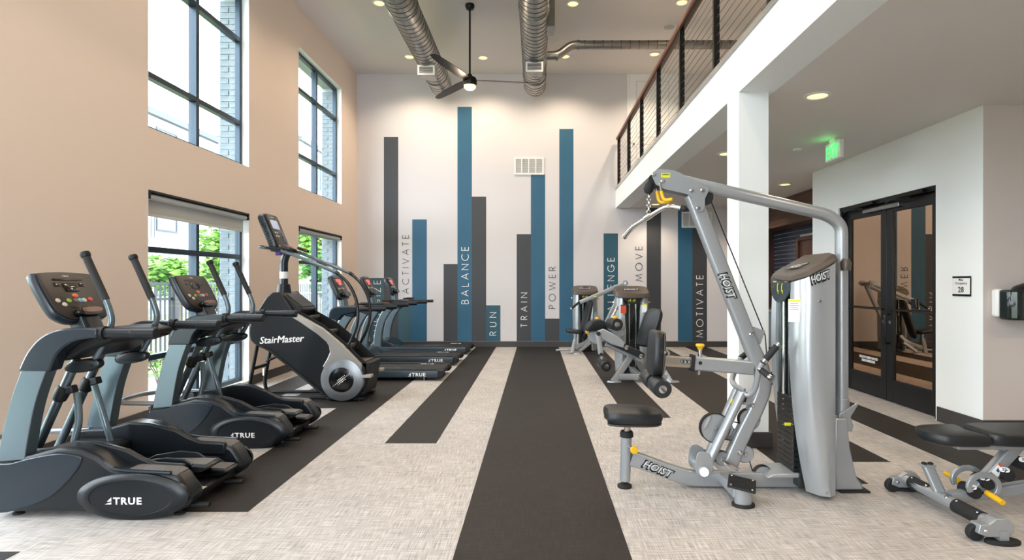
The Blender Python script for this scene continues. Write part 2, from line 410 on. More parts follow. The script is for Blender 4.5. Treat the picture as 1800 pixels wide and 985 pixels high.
# left wall with window openings
def wall_pieces(bm, x0, x1, inset=0.0):
    ys = sorted(WIN_Y); edges = [YF] + [v for w in ys for v in (w[0] + inset, w[1] - inset)] + [YB]
    for i in range(0, len(edges), 2): box(bm, x0, x1, edges[i], edges[i + 1], 0, ZC)
    for a, b in ys:
        box(bm, x0, x1, a + inset, b - inset, 0, ZL0); box(bm, x0, x1, a + inset, b - inset, ZL1, ZU0); box(bm, x0, x1, a + inset, b - inset, ZU1, ZC)
bm = NB(); wall_pieces(bm, XL - .15, XL); wall_left = struct(obj('wall_left', bm, 'paint_warm_lit', smooth=False))
bm = NB(); wall_pieces(bm, XL - .40, XL - .152); wall_out = struct(obj('wall_left_brick', bm, 'mortar', smooth=False))
bricks = {}
def brick(x, y, z, dx, dy, dz):
    k = (round(dx, 3), round(dy, 3), round(dz, 3))
    if k not in bricks:
        b_ = NB(); obox(b_, (0, 0, 0), (dx, dy, dz)); me = bpy.data.meshes.new('brick'); b_.to_mesh(me); b_.free(); me.materials.append(MATS['brick_blue']); bricks[k] = me
    o = bpy.data.objects.new('brick', bricks[k]); COL.objects.link(o); o.parent = wall_out; o.location = (x, y, z)
for (a, b) in WIN_Y[:2]:
    for z0, z1 in ((ZL0, ZL1), (ZU0, ZU1)):
        n = int((z1 - z0) / .0815); z = z0 + .04; k = 0
        while z + .03 < z1:
            if k % 2: brick(XL - .276, b - .006, z, .236, .016, .066)
            else: brick(XL - .21, b - .006, z, .104, .016, .066); brick(XL - .335, b - .006, z, .118, .016, .066)
            z += .0815; k += 1
# white plaster reveals inside each opening, then frames and panes
wn = 0
for wi, (a, b) in enumerate(WIN_Y):
    for z0, z1, bars in ((ZL0, ZL1, (.63, 1.77)), (ZU0, ZU1, (3.60, 4.73))):
        wn += 1
        wroot = sempty('window_%d' % wn, (XL - .13, (a + b) / 2, z0))
        xo, xi = XL - .165, XL - .095
        bm = NB(); t = .004
        box(bm, xi, XL + .001, b - t, b, z0, z1); box(bm, xi, XL + .001, a, a + t, z0, z1); box(bm, xi, XL + .001, a, b, z0, z0 + t); box(bm, xi, XL + .001, a, b, z1 - t, z1)
        obj('window_reveal', bm, 'paint_reveal', wroot, smooth=False)
        ym = (a + b) / 2; fw = .055
        bm = NB(); box(bm, xo, xi, a, a + fw, z0, z1); obj('jamb', bm, 'frame_alu', wroot, bevel=.004)
        bm = NB(); box(bm, xo, xi, b - fw, b, z0, z1); obj('jamb', bm, 'frame_alu', wroot, bevel=.004)
        bm = NB(); box(bm, xo, xi, a + fw, b - fw, z0, z0 + fw); obj('sill', bm, 'frame_alu', wroot, bevel=.004)
        bm = NB(); box(bm, xo, xi, a + fw, b - fw, z1 - fw, z1); obj('head', bm, 'frame_alu', wroot, bevel=.004)
        bm = NB(); box(bm, xo - .03, xi, ym - .03, ym + .03, z0 + fw, z1 - fw); obj('mullion', bm, 'frame_alu', wroot, bevel=.004)
        lv = [z0 + fw] + [q for q in bars] + [z1 - fw]
        for q in bars:
            for c0, c1 in ((a + fw, ym - .03), (ym + .03, b - fw)):
                bm = NB(); box(bm, xo - .02, xi, c0, c1, q - .03, q + .03); obj('transom', bm, 'frame_alu', wroot, bevel=.004)
        for q0, q1 in zip(lv[:-1], lv[1:]):
            for c0, c1 in ((a + fw, ym - .03), (ym + .03, b - fw)):
                bm = NB(); box(bm, XL - .133, XL - .128, c0, c1, q0, q1); obj('pane', bm, 'window_glass', wroot, smooth=False)
        # light portal of the opening
        ld = bpy.data.lights.new('portal', 'AREA'); ld.shape = 'RECTANGLE'; ld.size = z1 - z0; ld.size_y = b - a
        try: ld.cycles.is_portal = True
        except Exception: pass
        lo = bpy.data.objects.new('portal', ld); COL.objects.link(lo); lo.location = (XL - .18, ym, (z0 + z1) / 2); lo.rotation_euler = (0, -PI / 2, 0)
ys = sorted(WIN_Y)
edges = [YF] + [v for w in ys for v in w] + [YB - .02]
bm = NB()
for i in range(0, len(edges), 2): box(bm, XL, XL + .014, edges[i], edges[i + 1], 0, .128)
struct(obj('baseboard_left', bm, 'baseboard_grey', bevel=.004))
# wall behind the camera, unseen windows added in it for fill light, and the far right wall
bm = NB(); gz = [(-3.2, -.4)]
ed = [XL - .4] + [v for g in gz for v in g] + [XR]
for i in range(0, len(ed), 2): box(bm, ed[i], ed[i + 1], YF - .2, YF, 0, ZC)
for a, b in gz: box(bm, a, b, YF - .2, YF, 0, .1); box(bm, a, b, YF - .2, YF, 2.75, ZM); box(bm, a, b, YF - .2, YF, 5.6, ZC)
struct(obj('wall_front', bm, 'paint_white', smooth=False))
for a, b in gz:
    for z0, z1 in ((.1, 2.75), (ZM, 5.6)):
        wn += 1; r = sempty('window_%d' % wn, ((a + b) / 2, YF - .1, z0))
        bm = NB(); box(bm, a, a + .06, YF - .13, YF - .07, z0, z1); obj('jamb', bm, 'frame_alu', r)
        bm = NB(); box(bm, b - .06, b, YF - .13, YF - .07, z0, z1); obj('jamb', bm, 'frame_alu', r)
        bm = NB(); box(bm, (a + b) / 2 - .03, (a + b) / 2 + .03, YF - .13, YF - .07, z0, z1); obj('mullion', bm, 'frame_alu', r)
        bm = NB(); box(bm, a + .06, (a + b) / 2 - .03, YF - .103, YF - .098, z0, z1); obj('pane', bm, 'window_glass', r)
        bm = NB(); box(bm, (a + b) / 2 + .03, b - .06, YF - .103, YF - .098, z0, z1); obj('pane', bm, 'window_glass', r)
        ld = bpy.data.lights.new('portal', 'AREA'); ld.shape = 'RECTANGLE'; ld.size = b - a; ld.size_y = z1 - z0
        try: ld.cycles.is_portal = True
        except Exception: pass
        lo = bpy.data.objects.new('portal', ld); COL.objects.link(lo); lo.location = ((a + b) / 2, YF - .15, (z0 + z1) / 2); lo.rotation_euler = (PI / 2, 0, 0)
bm = NB(); box(bm, XR, XR + .15, YF - .2, YB + .15, 0, ZC); struct(obj('wall_right_outer', bm, 'paint_white', smooth=False))
# door wall with its double-door opening
OY0, OY1, OZ = 5.87, 7.76, 2.43
bm = NB()
box(bm, XD, XD + .004, YD0, YD0 + .15, 0, ZS); box(bm, XD, XD + .22, YD0 + .15, OY0, 0, ZS); box(bm, XD, XD + .22, OY1, YD1, 0, ZS); box(bm, XD, XD + .22, OY0, OY1, OZ, ZS)
struct(obj('wall_right', bm, 'paint_cool', smooth=False))
bm = NB(); box(bm, XD + .004, XR, YD0, YD0 + .15, 0, ZS); struct(obj('wall_right_return', bm, 'paint_greige', smooth=False))
bm = NB(); box(bm, XD + .22, 5.6, YD1 - .15, YD1, 0, ZS); struct(obj('wall_alcove_side', bm, 'paint_cool', smooth=False))
bm = NB(); box(bm, XD - .014, XD, YD0 - .014, OY0 - .03, 0, .15); box(bm, XD - .014, XD, OY1 + .03, YD1 + .01, 0, .15); struct(obj('baseboard_right', bm, 'baseboard_grey', bevel=.004))
bm = NB(); box(bm, XD, XR, YD0 - .014, YD0, 0, .15); struct(obj('baseboard_right_return', bm, 'baseboard_grey', bevel=.004))
# corridor behind the doors
bm = NB(); box(bm, 6.4, 6.5, YD0 + .15, YD1 - .15, 0, ZS); struct(obj('wall_corridor', bm, 'corridor_paint', smooth=False))
# double door
dr = sempty('door_1', (XD + .14, (OY0 + OY1) / 2, 0))
dx0, dx1 = XD + .075, XD + .125
bm = NB(); box(bm, XD + .02, XD + .18, OY0, OY0 + .045, 0, OZ); box(bm, XD + .02, XD + .18, OY1 - .045, OY1, 0, OZ); box(bm, XD + .02, XD + .18, OY0, OY1, OZ - .05, OZ)
obj('door_frame', bm, 'black_alu', dr, bevel=.004)
dm = (OY0 + OY1) / 2
for k, (a, b) in enumerate(((OY0 + .048, dm - .003), (dm + .003, OY1 - .048))):
    st = .115; zt = OZ - .055
    bm = NB(); box(bm, dx0, dx1, a, a + st, .01, zt); box(bm, dx0, dx1, b - st, b, .01, zt); box(bm, dx0, dx1, a + st, b - st, .01, .27); box(bm, dx0, dx1, a + st, b - st, zt - .12, zt)
    lf = obj('door_leaf', bm, 'black_alu', dr, bevel=.003)
    bm = NB(); box(bm, (dx0 + dx1) / 2 - .004, (dx0 + dx1) / 2 + .004, a + st, b - st, .27, zt - .12); obj('pane', bm, 'bronze_glass', lf, smooth=False)
    bm = NB(); tube(bm, [(dx0 - .03, a + .02, 1.10), (dx0 - .03, b - .02, 1.10)], .011); tag(obj('push_bar', bm, 'glossy_black', lf))
    bm = NB(); box(bm, XD - .03, XD + .03, a + .12, a + .55, OZ - .055, OZ - .01); obj('door_closer', bm, 'dark_bronze', dr, bevel=.006)
    bm = NB(); tube(bm, [(XD - .02, a + .33, OZ - .075), (XD - .07, a + .62, OZ - .07), (XD + .03, a + .85, OZ - .068)], .011, 8); obj('closer_arm', bm, 'black_alu', dr)
    bm = NB(); tube(bm, [(dx0 - .004, (dm - .07 if k == 0 else dm + .07), z) for z in (.995, 1.06)], .001, 6) if False else box(bm, dx0 - .004, dx0, (b - .075 if k == 0 else a + .04), (b - .04 if k == 0 else a + .075), .93, .965)
    obj('lock_cylinder', bm, 'steel', lf, bevel=.002)
bm = NB(); tube(bm, [(dx0, dm - .06, .70), (dx0 - .06, dm - .06, .70), (dx0 - .06, dm - .06, 1.04), (dx0, dm - .06, 1.04)], .013, 10, fil=.035); obj('pull_handle', bm, 'glossy_black', dr)
bm = NB(); box(bm, dx0 - .05, dx0 + .005, dm - .30, dm + .42, OZ - .135, OZ - .085); tag(obj('magnetic_lock', bm, 'steel', dr, bevel=.005))
bm = NB(); box(bm, dx0 - .0, dx0 + .02, 6.295, 6.375, 1.13, 1.235); tag(obj('card_reader', bm, 'glossy_black', dr, bevel=.004))
text('door_notice', 'THIS DOOR TO REMAIN UNLOCKED\nDURING BUSINESS HOURS', (dx0 + .015, 7.22, .445), (0, -1, 0), (0, 0, 1), .075, 'letter_white', dr, width=.40, bold=.03)
# alcove beyond: wood bulkhead, navy tile, counter
AX, TX = 4.80, 5.20
bm = NB(); box(bm, AX, TX + .1, YD1, YB, 2.53, ZS); struct(obj('trim_3', bm, 'wood_panel', smooth=False))
bm = NB(); box(bm, TX, TX + .1, YD1, YB, 0, 2.53); wall_tile = struct(obj('wall_alcove', bm, 'grout', smooth=False))
bm = NB(); box(bm, AX, TX, YB - .06, YB - .001, 0, 2.53); struct(obj('trim_4', bm, 'wood_panel_v', smooth=False))
bm = NB(); box(bm, XD + .22, AX, YD1, YD1 + .002, 0, ZS); bm.free()
tme = None
z = .93
while z < 2.5:
    y = YB - .06 - .155
    while y > 9.6:
        if not (9.9 < y < 11.3 and 1.08 < z < 2.33):
            if tme is None:
                b_ = NB(); obox(b_, (0, 0, 0), (.014, .296, .078)); tme = bpy.data.meshes.new('tile'); b_.to_mesh(tme); b_.free(); tme.materials.append(MATS['tile_navy'])
            o = bpy.data.objects.new('tile', tme); COL.objects.link(o); o.parent = wall_tile; o.location = (TX - .007, y, z)
        y -= .306
    z += .0865
# ---------------------------------------------------------------- lamps
def downlight(x, y, z, label, power, r=.085, m='lens', group='recessed downlights', spread=140):
    t = thing('downlight', label, 'ceiling light', (x, y, z), group)
    bm = NB(); lathe(bm, [(r + .03, 0), (r + .03, -.008), (r, -.012), (r - .004, -.004), (r - .004, 0)], (x, y, z)); obj('trim_ring', bm, 'white_plastic', t)
    bm = NB(); lathe(bm, [(0, -.007), (r - .01, -.007), (r - .004, -.003), (r - .004, -.001), (0, -.001)], (x, y, z)); obj('lens', bm, m, t)
    ld = bpy.data.lights.new('downlight_lamp', 'SPOT'); ld.energy = power; ld.color = WARM; ld.spot_size = math.radians(spread); ld.spot_blend = .7; ld.shadow_soft_size = .06
    lo = bpy.data.objects.new('downlight_lamp', ld); COL.objects.link(lo); lo.parent = t; lo.location = (0, 0, -.09)
    return t
for x, y, lb in [(-2.58, 11.55, 'glowing downlight near back wall, left of the left duct'), (-1.09, 11.6, 'glowing downlight near back wall between the two ducts'),
                 (.58, 11.53, 'glowing downlight just below the bend of the branch duct'), (2.37, 11.42, 'glowing downlight above the upper white door, beside the handrail'),
                 (-2.58, 9.33, 'glowing downlight at top edge, left of the left duct'), (.6, 9.35, 'glowing downlight at top edge, right of the right duct'),
                 (2.38, 9.31, 'glowing downlight at top edge above the balcony handrail')]:
    downlight(x, y, ZC, lb, LAMP * (1.45 if y > 11 else 1.0))
for y in (7.1, 4.6, 2.1, -.5):  # unseen rows added to give the room more light
    for x in (-2.58, -.9, .6): downlight(x, y, ZC, 'added unseen ceiling downlight nearer the viewer, above the picture', LAMP, group='added unseen downlights')
for y in (6.5, 2.5, -.5): downlight(4.6, y, ZC, 'added unseen downlight over the mezzanine', LAMP * .6, group='added unseen mezzanine downlights')  # unseen lamps added to light the space above the mezzanine
for x, y, lb in [(2.46, 4.98, 'large glowing downlight under the mezzanine, nearest the viewer'), (2.41, 7.22, 'downlight half hidden at left edge of the white column'),
                 (2.45, 9.5, 'downlight under the mezzanine hidden behind the lat machine head'), (2.49, 11.88, 'downlight at back wall beside the yellow hooks'),
                 (4.14, 9.48, 'downlight in front of the wood bulkhead'), ]:
    downlight(x, y, ZS, lb, LAMPLOW, m='lens_soft')
for x, y in ((2.46, 2.6), (2.46, .2), (4.6, 2.6), (4.6, .2), (6.3, 2.6), (4.2, 11.4), (6.3, .2)):  # unseen soffit lamps added to brighten the area below the mezzanine
    downlight(x, y, ZS, 'added unseen downlight under the mezzanine', LAMPLOW, group='added unseen soffit downlights')
# ---------------------------------------------------------------- ducts
def duct_body(bm, path, r, n=28): sweep(bm, path, circ(r, n))
def spiral(bm, x, z, y0, y1, r, step):
    y = y0
    while y < y1:
        sweep(bm, [(x, y - .006, z), (x, y + .006, z)], circ(r + .005, 28), cap=False); y += step
def big_duct(x, z, r, label, grille_y, gx=0):
    t = thing('spiral_duct', label, 'air duct', (x, 6, z), 'large round ducts')
    y1 = 11.5
    bm = NB(); duct_body(bm, [(x, -1.5, z), (x, y1, z)], r); obj('pipe', bm, 'galvanised', t)
    bm = NB(); y = 5.0
    while y < y1 - .05:                                       # rolled spiral seam
        pts = []
        for k in range(29):
            a = 2 * PI * k / 28; pts.append((x + (r + .001) * math.cos(a), y + .13 * k / 28, z + (r + .001) * math.sin(a)))
        rings = []
        sweep(bm, pts, [(.004, .004), (-.004, .004), (-.004, -.004), (.004, -.004)], ref=(0, 1, 0), cap=False); y += .13
    tag(obj('spiral_seam', bm, 'galvanised_dark', t), kind='stuff')
    for yj in (8.2 + gx, 10.9):
        bm = NB(); lathe(bm, [(r, -.03), (r + .012, -.03), (r + .012, .03), (r, .03)], (x, yj, z), (0, 1, 0)); obj('joint_band', bm, 'galvanised', t)
    bm = NB(); prism(bm, [(x - .15, z - r * .55), (x + .15, z - r * .55), (x + .135, z - r - .13), (x - .135, z - r - .13)], grille_y, grille_y + .3); obj('outlet_boot', bm, 'galvanised', t)
    gz0, gz1 = z - r - .15, z - r + .02
    bm = NB(); box(bm, x - .15, x + .15, grille_y - .012, grille_y, gz0, gz0 + .03); box(bm, x - .15, x + .15, grille_y - .012, grille_y, gz1 - .03, gz1)
    box(bm, x - .15, x - .12, grille_y - .012, grille_y, gz0 + .03, gz1 - .03); box(bm, x + .12, x + .15, grille_y - .012, grille_y, gz0 + .03, gz1 - .03); g = obj('grille', bm, 'white_plastic', t)
    bm = NB(); box(bm, x - .12, x + .12, grille_y - .004, grille_y - .001, gz0 + .03, gz1 - .03); obj('grille_core', bm, 'dark_void', g)
    for k in range(6):
        zz = gz0 + .04 + k * .0175; bm = NB(); obox(bm, (x, grille_y - .008, zz), (.238, .012, .004), rotX(30)); obj('slat', bm, 'white_plastic', g)
    return t
big_duct(-1.92, 5.40, .215, 'large silver spiral duct on the left with white outlet grille', 9.9)
tR = big_duct(-.035, 5.40, .215, 'large silver spiral duct in the middle with square plenum plate', 9.75)
bm = NB(); box(bm, .13, .28, 8.62, 8.98, 5.31, 5.74); obj('plenum_box', bm, 'galvanised', tR, bevel=.004)
t = thing('branch_duct', 'thin silver branch duct bending right towards the mezzanine', 'air duct', (2, 10.1, 5.6))
pth = fillet([(.176, 10.1, 5.45), (.38, 10.1, 5.45), (.62, 10.1, 5.64), (7.5, 10.1, 5.66)], .1)
bm = NB(); sweep(bm, pth, circ(.076, 20)); obj('pipe', bm, 'galvanised', t)
for k in range(26):
    bm = NB() if k == 0 else bm
    sweep(bm, [(.85 + k * .16, 10.1, 5.645), (.862 + k * .16, 10.1, 5.645)], circ(.079, 20), cap=False)
tag(obj('seam', bm, 'galvanised_dark', t), kind='stuff')
bm = NB(); lathe(bm, [(.076, -.02), (.086, -.02), (.086, .02), (.076, .02)], (.36, 10.1, 5.45), (1, 0, 0)); obj('collar', bm, 'galvanised', t)
bm = NB(); lathe(bm, [(.076, -.02), (.086, -.02), (.086, .02), (.076, .02)], (.74, 10.1, 5.643), (1, 0, 0)); obj('collar', bm, 'galvanised', t)
# ---------------------------------------------------------------- fan
fx, fy = -1.10, 9.39
t = thing('ceiling_fan', 'dark bronze ceiling fan on long rod with glowing bowl light', 'fan', (fx, fy, ZC))
bm = NB(); lathe(bm, [(0, 0), (.075, 0), (.078, -.03), (.06, -.075), (.02, -.09), (0, -.09)], (fx, fy, ZC)); obj('canopy', bm, 'dark_bronze', t)
bm = NB(); cyl(bm, (fx, fy, ZC - .08), (fx, fy, 4.82), .016, 12); obj('down_rod', bm, 'dark_bronze', t)
bm = NB(); lathe(bm, [(0, .1), (.03, .1), (.05, .06), (.10, .04), (.118, .0), (.118, -.06), (.105, -.09), (0, -.09)], (fx, fy, 4.76)); obj('motor_housing', bm, 'dark_bronze', t)
bm = NB(); lathe(bm, [(0, -.085), (.1, -.085), (.095, -.12), (.06, -.15), (0, -.16)], (fx, fy, 4.76)); obj('bowl_light', bm, 'lens', t)
ld = bpy.data.lights.new('fan_lamp', 'POINT'); ld.energy = 25; ld.color = WARM; ld.shadow_soft_size = .08
lo = bpy.data.objects.new('fan_lamp', ld); COL.objects.link(lo); lo.parent = t; lo.location = (0, 0, 4.5 - ZC)
for k in range(3):
    a = math.radians(8 + 120 * k); R = Matrix.Rotation(a, 3, 'Z') @ Matrix.Rotation(math.radians(12), 3, 'X')
    bm = NB(); vs_ = []
    for s, (r_, w_) in enumerate(((.1, .05), (.3, .075), (.7, .07), (1.05, .055), (1.15, .03))):
        vs_.append([bm.verts.new(Vector((fx, fy, 4.76)) + R @ Vector((r_, yy, zz))) for yy, zz in ((-w_, -.005), (w_, -.005), (w_, .005), (-w_, .005))])
    for A, B in zip(vs_[:-1], vs_[1:]):
        for j in range(4): face(bm, [A[j], A[(j + 1) % 4], B[(j + 1) % 4], B[j]])
    face(bm, vs_[0]); face(bm, vs_[-1]); obj('blade', bm, 'dark_bronze', t)
# ---------------------------------------------------------------- speaker, detector, wall grilles
def puck(name, x, y, z, r, label, cat):
    t = thing(name, label, cat, (x, y, z))
    bm = NB(); lathe(bm, [(r, 0), (r, -.012), (r - .012, -.02), (r - .02, -.012), (r - .02, 0)], (x, y, z)); obj('rim', bm, 'white_plastic', t)
    bm = NB(); lathe(bm, [(0, -.014), (r - .02, -.012), (r - .02, -.002), (0, -.002)], (x, y, z)); obj('mesh_cover', bm, 'grille_grey', t)
puck('ceiling_speaker', 2.38, 10.18, ZC, .12, 'round white ceiling speaker above the balcony handrail', 'speaker')
puck('smoke_detector', 3.2, 6.98, ZS, .05, 'small flat round disc on soffit left of exit sign', 'detector')
def wall_grille(x0, x1, y0, y1, label, Y=YB):
    (a, zt), (b, zb) = W(x0, y0, Y), W(x1, y1, Y)
    t = thing('return_grille', label, 'air vent', ((a + b) / 2, Y, zb), 'white return air grilles')
    bm = NB(); f = .035; box(bm, a, b, Y - .02, Y - .004, zb, zb + f); box(bm, a, b, Y - .02, Y - .004, zt - f, zt)
    n = 4; w = (b - a - f) / n
    for k in range(n + 1): box(bm, a + k * w, a + k * w + f * (1 if k in (0, n) else .6), Y - .02, Y - .004, zb + f, zt - f)
    obj('frame', bm, 'white_plastic', t)
    bm = NB(); box(bm, a + .01, b - .01, Y - .006, Y - .0035, zb + .01, zt - .01); obj('backing', bm, 'grille_grey', t)
    k = 0; z = zb + f + .008
    while z < zt - f:
        bm = NB(); obox(bm, ((a + b) / 2, Y - .011, z), (b - a - 2 * f * .5, .014, .003), rotX(35)); obj('slat', bm, 'white_plastic', t); z += .0165
wall_grille(904, 956, 277, 307.5, 'white four-panel grille high on back wall above the tall blue stripe')
wall_grille(1198, 1251, 372.5, 400.5, 'white grille on back wall under the mezzanine above MOTIVATE')
# upper door on the mezzanine
(dx_a, dzt), (dx_b, _) = W(1107, 131, YB), W(1187, 131, YB)
d3 = sempty('door_2', ((dx_a + dx_b) / 2, YB, ZM))
bm = NB(); box(bm, dx_a - .06, dx_a, YB - .02, YB, ZM, dzt); box(bm, dx_b, dx_b + .06, YB - .02, YB, ZM, dzt); box(bm, dx_a - .06, dx_b + .06, YB - .02, YB, dzt, dzt + .03); obj('casing', bm, 'paint_reveal', d3, bevel=.003)
bm = NB(); box(bm, dx_a + .004, dx_b - .004, YB - .012, YB, ZM + .01, dzt - .004); lf = obj('door_leaf', bm, 'paint_reveal', d3)
for za, zb_ in ((ZM + .2, ZM + 1.0), (ZM + 1.15, dzt - .15)):
    bm = NB(); e = .012; a, b = dx_a + .14, dx_b - .14
    box(bm, a, b, YB - .017, YB - .012, za, za + e); box(bm, a, b, YB - .017, YB - .012, zb_ - e, zb_); box(bm, a, a + e, YB - .017, YB - .012, za + e, zb_ - e); box(bm, b - e, b, YB - .017, YB - .012, za + e, zb_ - e); obj('panel_moulding', bm, 'paint_white', lf)
bm = NB(); lathe(bm, [(0, -.06), (.025, -.055), (.028, -.04), (.01, -.03), (.01, -.012), (0, -.012)], (dx_a + .08, YB, ZM + 1.0), (0, 1, 0), 14); obj('door_knob', bm, 'steel', lf)
# ---------------------------------------------------------------- balcony railing
rl = thing('balcony_railing', 'balcony railing with wooden handrail, dark posts and steel cables', 'railing', (XM + .04, 6, ZM + .045))
rx = XM + .045; zt = ZM + 1.07
bm = NB(); box(bm, rx - .05, rx + .05, -3.0, 12.42, zt, zt + .05); obj('handrail', bm, 'wood_rail', rl, bevel=.008)
bm = NB(); box(bm, rx - .02, rx + .02, -3.0, 12.36, zt - .012, zt); obj('rail_bracket', bm, 'metal_post', rl)
y = 12.32
while y > -3:
    bm = NB(); box(bm, rx - .03, rx + .03, y - .022, y + .022, ZM + .045, zt - .012); p = obj('post', bm, 'metal_post', rl, bevel=.004)
    bm = NB(); box(bm, rx - .055, rx + .055, y - .05, y + .05, ZM + .045, ZM + .055); obj('foot_plate', bm, 'metal_post', p)
    if y > 3:
        bm = NB()
        for k in range(10): cyl(bm, (rx - .036, y, ZM + .14 + k * .089), (rx + .036, y, ZM + .14 + k * .089), .008, 8)
        tag(obj('cable_fitting', bm, 'steel', p), kind='stuff')
    y -= 1.333
for k in range(10):
    bm = NB(); z = ZM + .14 + k * .089; cyl(bm, (rx, -3.0, z), (rx, 12.4, z), .004, 6); obj('cable', bm, 'steel', rl)
# ---------------------------------------------------------------- exit sign
ex, ey0, ey1, ez = 3.40, 6.33, 6.66, ZS
t = thing('exit_sign', 'lit green EXIT sign hanging under the mezzanine', 'sign', (ex, (ey0 + ey1) / 2, ez))
bm = NB(); box(bm, ex - .022, ex + .022, ey0, ey1, ez - .24, ez - .035); obj('housing', bm, 'white_plastic', t, bevel=.006)
bm = NB(); box(bm, ex - .03, ex + .03, ey0 + .1, ey1 - .1, ez - .035, ez); obj('canopy', bm, 'white_plastic', t, bevel=.004)
mat('exit_green', '#10e030', .4, emit=(.05, .9, .14), es=1.7)
text('lettering', 'EXIT', (ex - .0225, (ey0 + ey1) / 2, ez - .14), (0, -1, 0), (0, 0, 1), .15, 'exit_green', t, width=.27, bold=.012)
ld = bpy.data.lights.new('exit_glow', 'POINT'); ld.energy = .25; ld.color = (.1, 1, .2); ld.shadow_soft_size = .05
lo = bpy.data.objects.new('exit_glow', ld); COL.objects.link(lo); lo.parent = t; lo.location = (-.08, 0, -.1)
# ---------------------------------------------------------------- occupancy sign
sy0, sy1, sz0, sz1 = 5.387, 5.62, 1.288, 1.482
t = thing('occupancy_sign', 'black-edged white sign reading Max Occupancy 28', 'sign', (XD, (sy0 + sy1) / 2, sz0))
bm = NB(); box(bm, XD - .012, XD, sy0, sy1, sz0, sz1); obj('backing_plate', bm, 'glossy_black', t, bevel=.002)
bm = NB(); box(bm, XD - .0135, XD - .012, sy0 + .004, sy1 - .004, sz0 + .02, sz1 - .02); obj('insert', bm, 'white_plastic', t)
text('lettering', 'Max\nOccupancy', (XD - .0137, (sy0 + sy1) / 2, sz0 + .14), (0, -1, 0), (0, 0, 1), .065, 'letter_dark', t, width=.16, bold=.01)
text('lettering', '28', (XD - .0137, (sy0 + sy1) / 2, sz0 + .065), (0, -1, 0), (0, 0, 1), .055, 'letter_dark', t, bold=.02)
# ---------------------------------------------------------------- wipes dispenser
wx, wy, wz = 4.22, YD0, 1.09
mat('smoked_plastic', '#1a2322', .12, spec=.6)
mat('red_label', '#b5262c', .4)
t = thing('wipes_dispenser', 'smoked black wipes dispenser on white wall bracket', 'dispenser', (wx + .2, wy, wz))
bm = NB(); box(bm, wx - .03, wx + .05, wy - .085, wy, wz + .015, wz + .27); obj('side_bracket', bm, 'white_plastic', t, bevel=.02)
bm = NB(); box(bm, wx + .37, wx + .45, wy - .085, wy, wz + .015, wz + .27); obj('side_bracket', bm, 'white_plastic', t, bevel=.02)
bm = NB(); pts = [(wx - .025, wy - .08), (wx - .02, wy - .19), (wx + .04, wy - .24), (wx + .38, wy - .24), (wx + .44, wy - .19), (wx + .445, wy - .08)]
prism(bm, pts, wz - .005, wz + .265, 'Z'); obj('cover', bm, 'smoked_plastic', t, bevel=.02)
bm = NB(); lathe(bm, [(.12, 0), (.10, .03), (.045, .055), (.02, .065), (0, .065)], (wx + .2, wy - .13, wz + .265)); obj('lid_cone', bm, 'glossy_black', t)
bm = NB(); lathe(bm, [(0, 0), (.025, .0), (.03, .03), (.012, .05), (.028, .075), (0, .085)], (wx + .21, wy - .13, wz + .325), n=9); obj('wipe_tip', bm, 'white_plastic', t)
bm = NB(); lathe(bm, [(0, -.02), (.025, -.018), (.025, .0), (0, .0)], (wx - .005, wy - .205, wz + .14), (.6, .8, 0)); obj('lock_knob', bm, 'glossy_black', t)
bm = NB(); pad(bm, sup(.06, .02, 24, 2), (wx + .28, wy - .241, wz + .145), (1, 0, 0), (0, 0, 1), (0, -1, 0), .004, .001); lb = obj('label_badge', bm, 'white_plastic', t)
bm = NB(); box(bm, wx + .25, wx + .31, wy - .2465, wy - .245, wz + .138, wz + .152); obj('label_print', bm, 'red_label', lb)
# ---------------------------------------------------------------- roller shades
def roller(a, b, drop, label, seethru=False):
    t = thing('roller_shade', label, 'window blind', (XL - .045, (a + b) / 2, ZL1), 'roller shades')
    bm = NB(); box(bm, XL - .09, XL + .012, a - .005, b + .005, ZL1 - .018, ZL1 + .006); obj('top_bar', bm, 'black_alu', t, bevel=.003)
    for q in (a, b - .02):
        bm = NB(); box(bm, XL - .09, XL + .012, q, q + .02, ZL1 - .085, ZL1 - .018); obj('bracket', bm, 'black_alu', t, bevel=.003)
    bm = NB(); cyl(bm, (XL - .04, a + .02, ZL1 - .055), (XL - .04, b - .02, ZL1 - .055), .032); obj('fabric_roll', bm, 'shade_fabric', t)
    bm = NB(); box(bm, XL - .074, XL - .071, a + .035, b - .035, drop, ZL1 - .055); obj('fabric', bm, 'shade_fabric', t)
    bm = NB(); box(bm, XL - .08, XL - .065, a + .035, b - .035, drop - .02, drop + .008); obj('hem_bar', bm, 'shade_fabric', t, bevel=.004)
roller(5.79, 7.80, 2.13, 'pale roller shade pulled partway down the nearer lower window')
roller(9.45, 11.51, 2.27, 'pale roller shade rolled up atop the farther lower window')
# ---------------------------------------------------------------- alcove counter
t = thing('base_cabinet', 'blue-grey base cabinet under a stone counter in the alcove', 'cabinet', (4.95, 11.2, 0))
bm = NB(); box(bm, AX - .02, TX - .001, 10.0, YB - .062, .09, .82); obj('carcass', bm, 'cabinet_blue', t)
for k in range(4):
    y0 = 10.02 + k * .605; bm = NB(); box(bm, AX - .04, AX - .02, y0, y0 + .59, .11, .81); d = obj('door', bm, 'cabinet_blue', t, bevel=.004)
    bm = NB(); tube(bm, [(AX - .04, y0 + .5, .60), (AX - .07, y0 + .5, .60), (AX - .07, y0 + .5, .74), (AX - .04, y0 + .5, .74)], .006, 8); obj('handle', bm, 'steel', d)
bm = NB(); box(bm, AX, TX - .001, 10.02, YB - .07, 0, .09); obj('plinth', bm, 'dark_void', t)
bm = NB(); box(bm, AX - .06, TX - .016, 9.98, YB - .062, .825, .865); tag(obj('counter_top', bm, 'counter_stone', bevel=.004), 'grey stone counter in the alcove behind the column', 'counter')
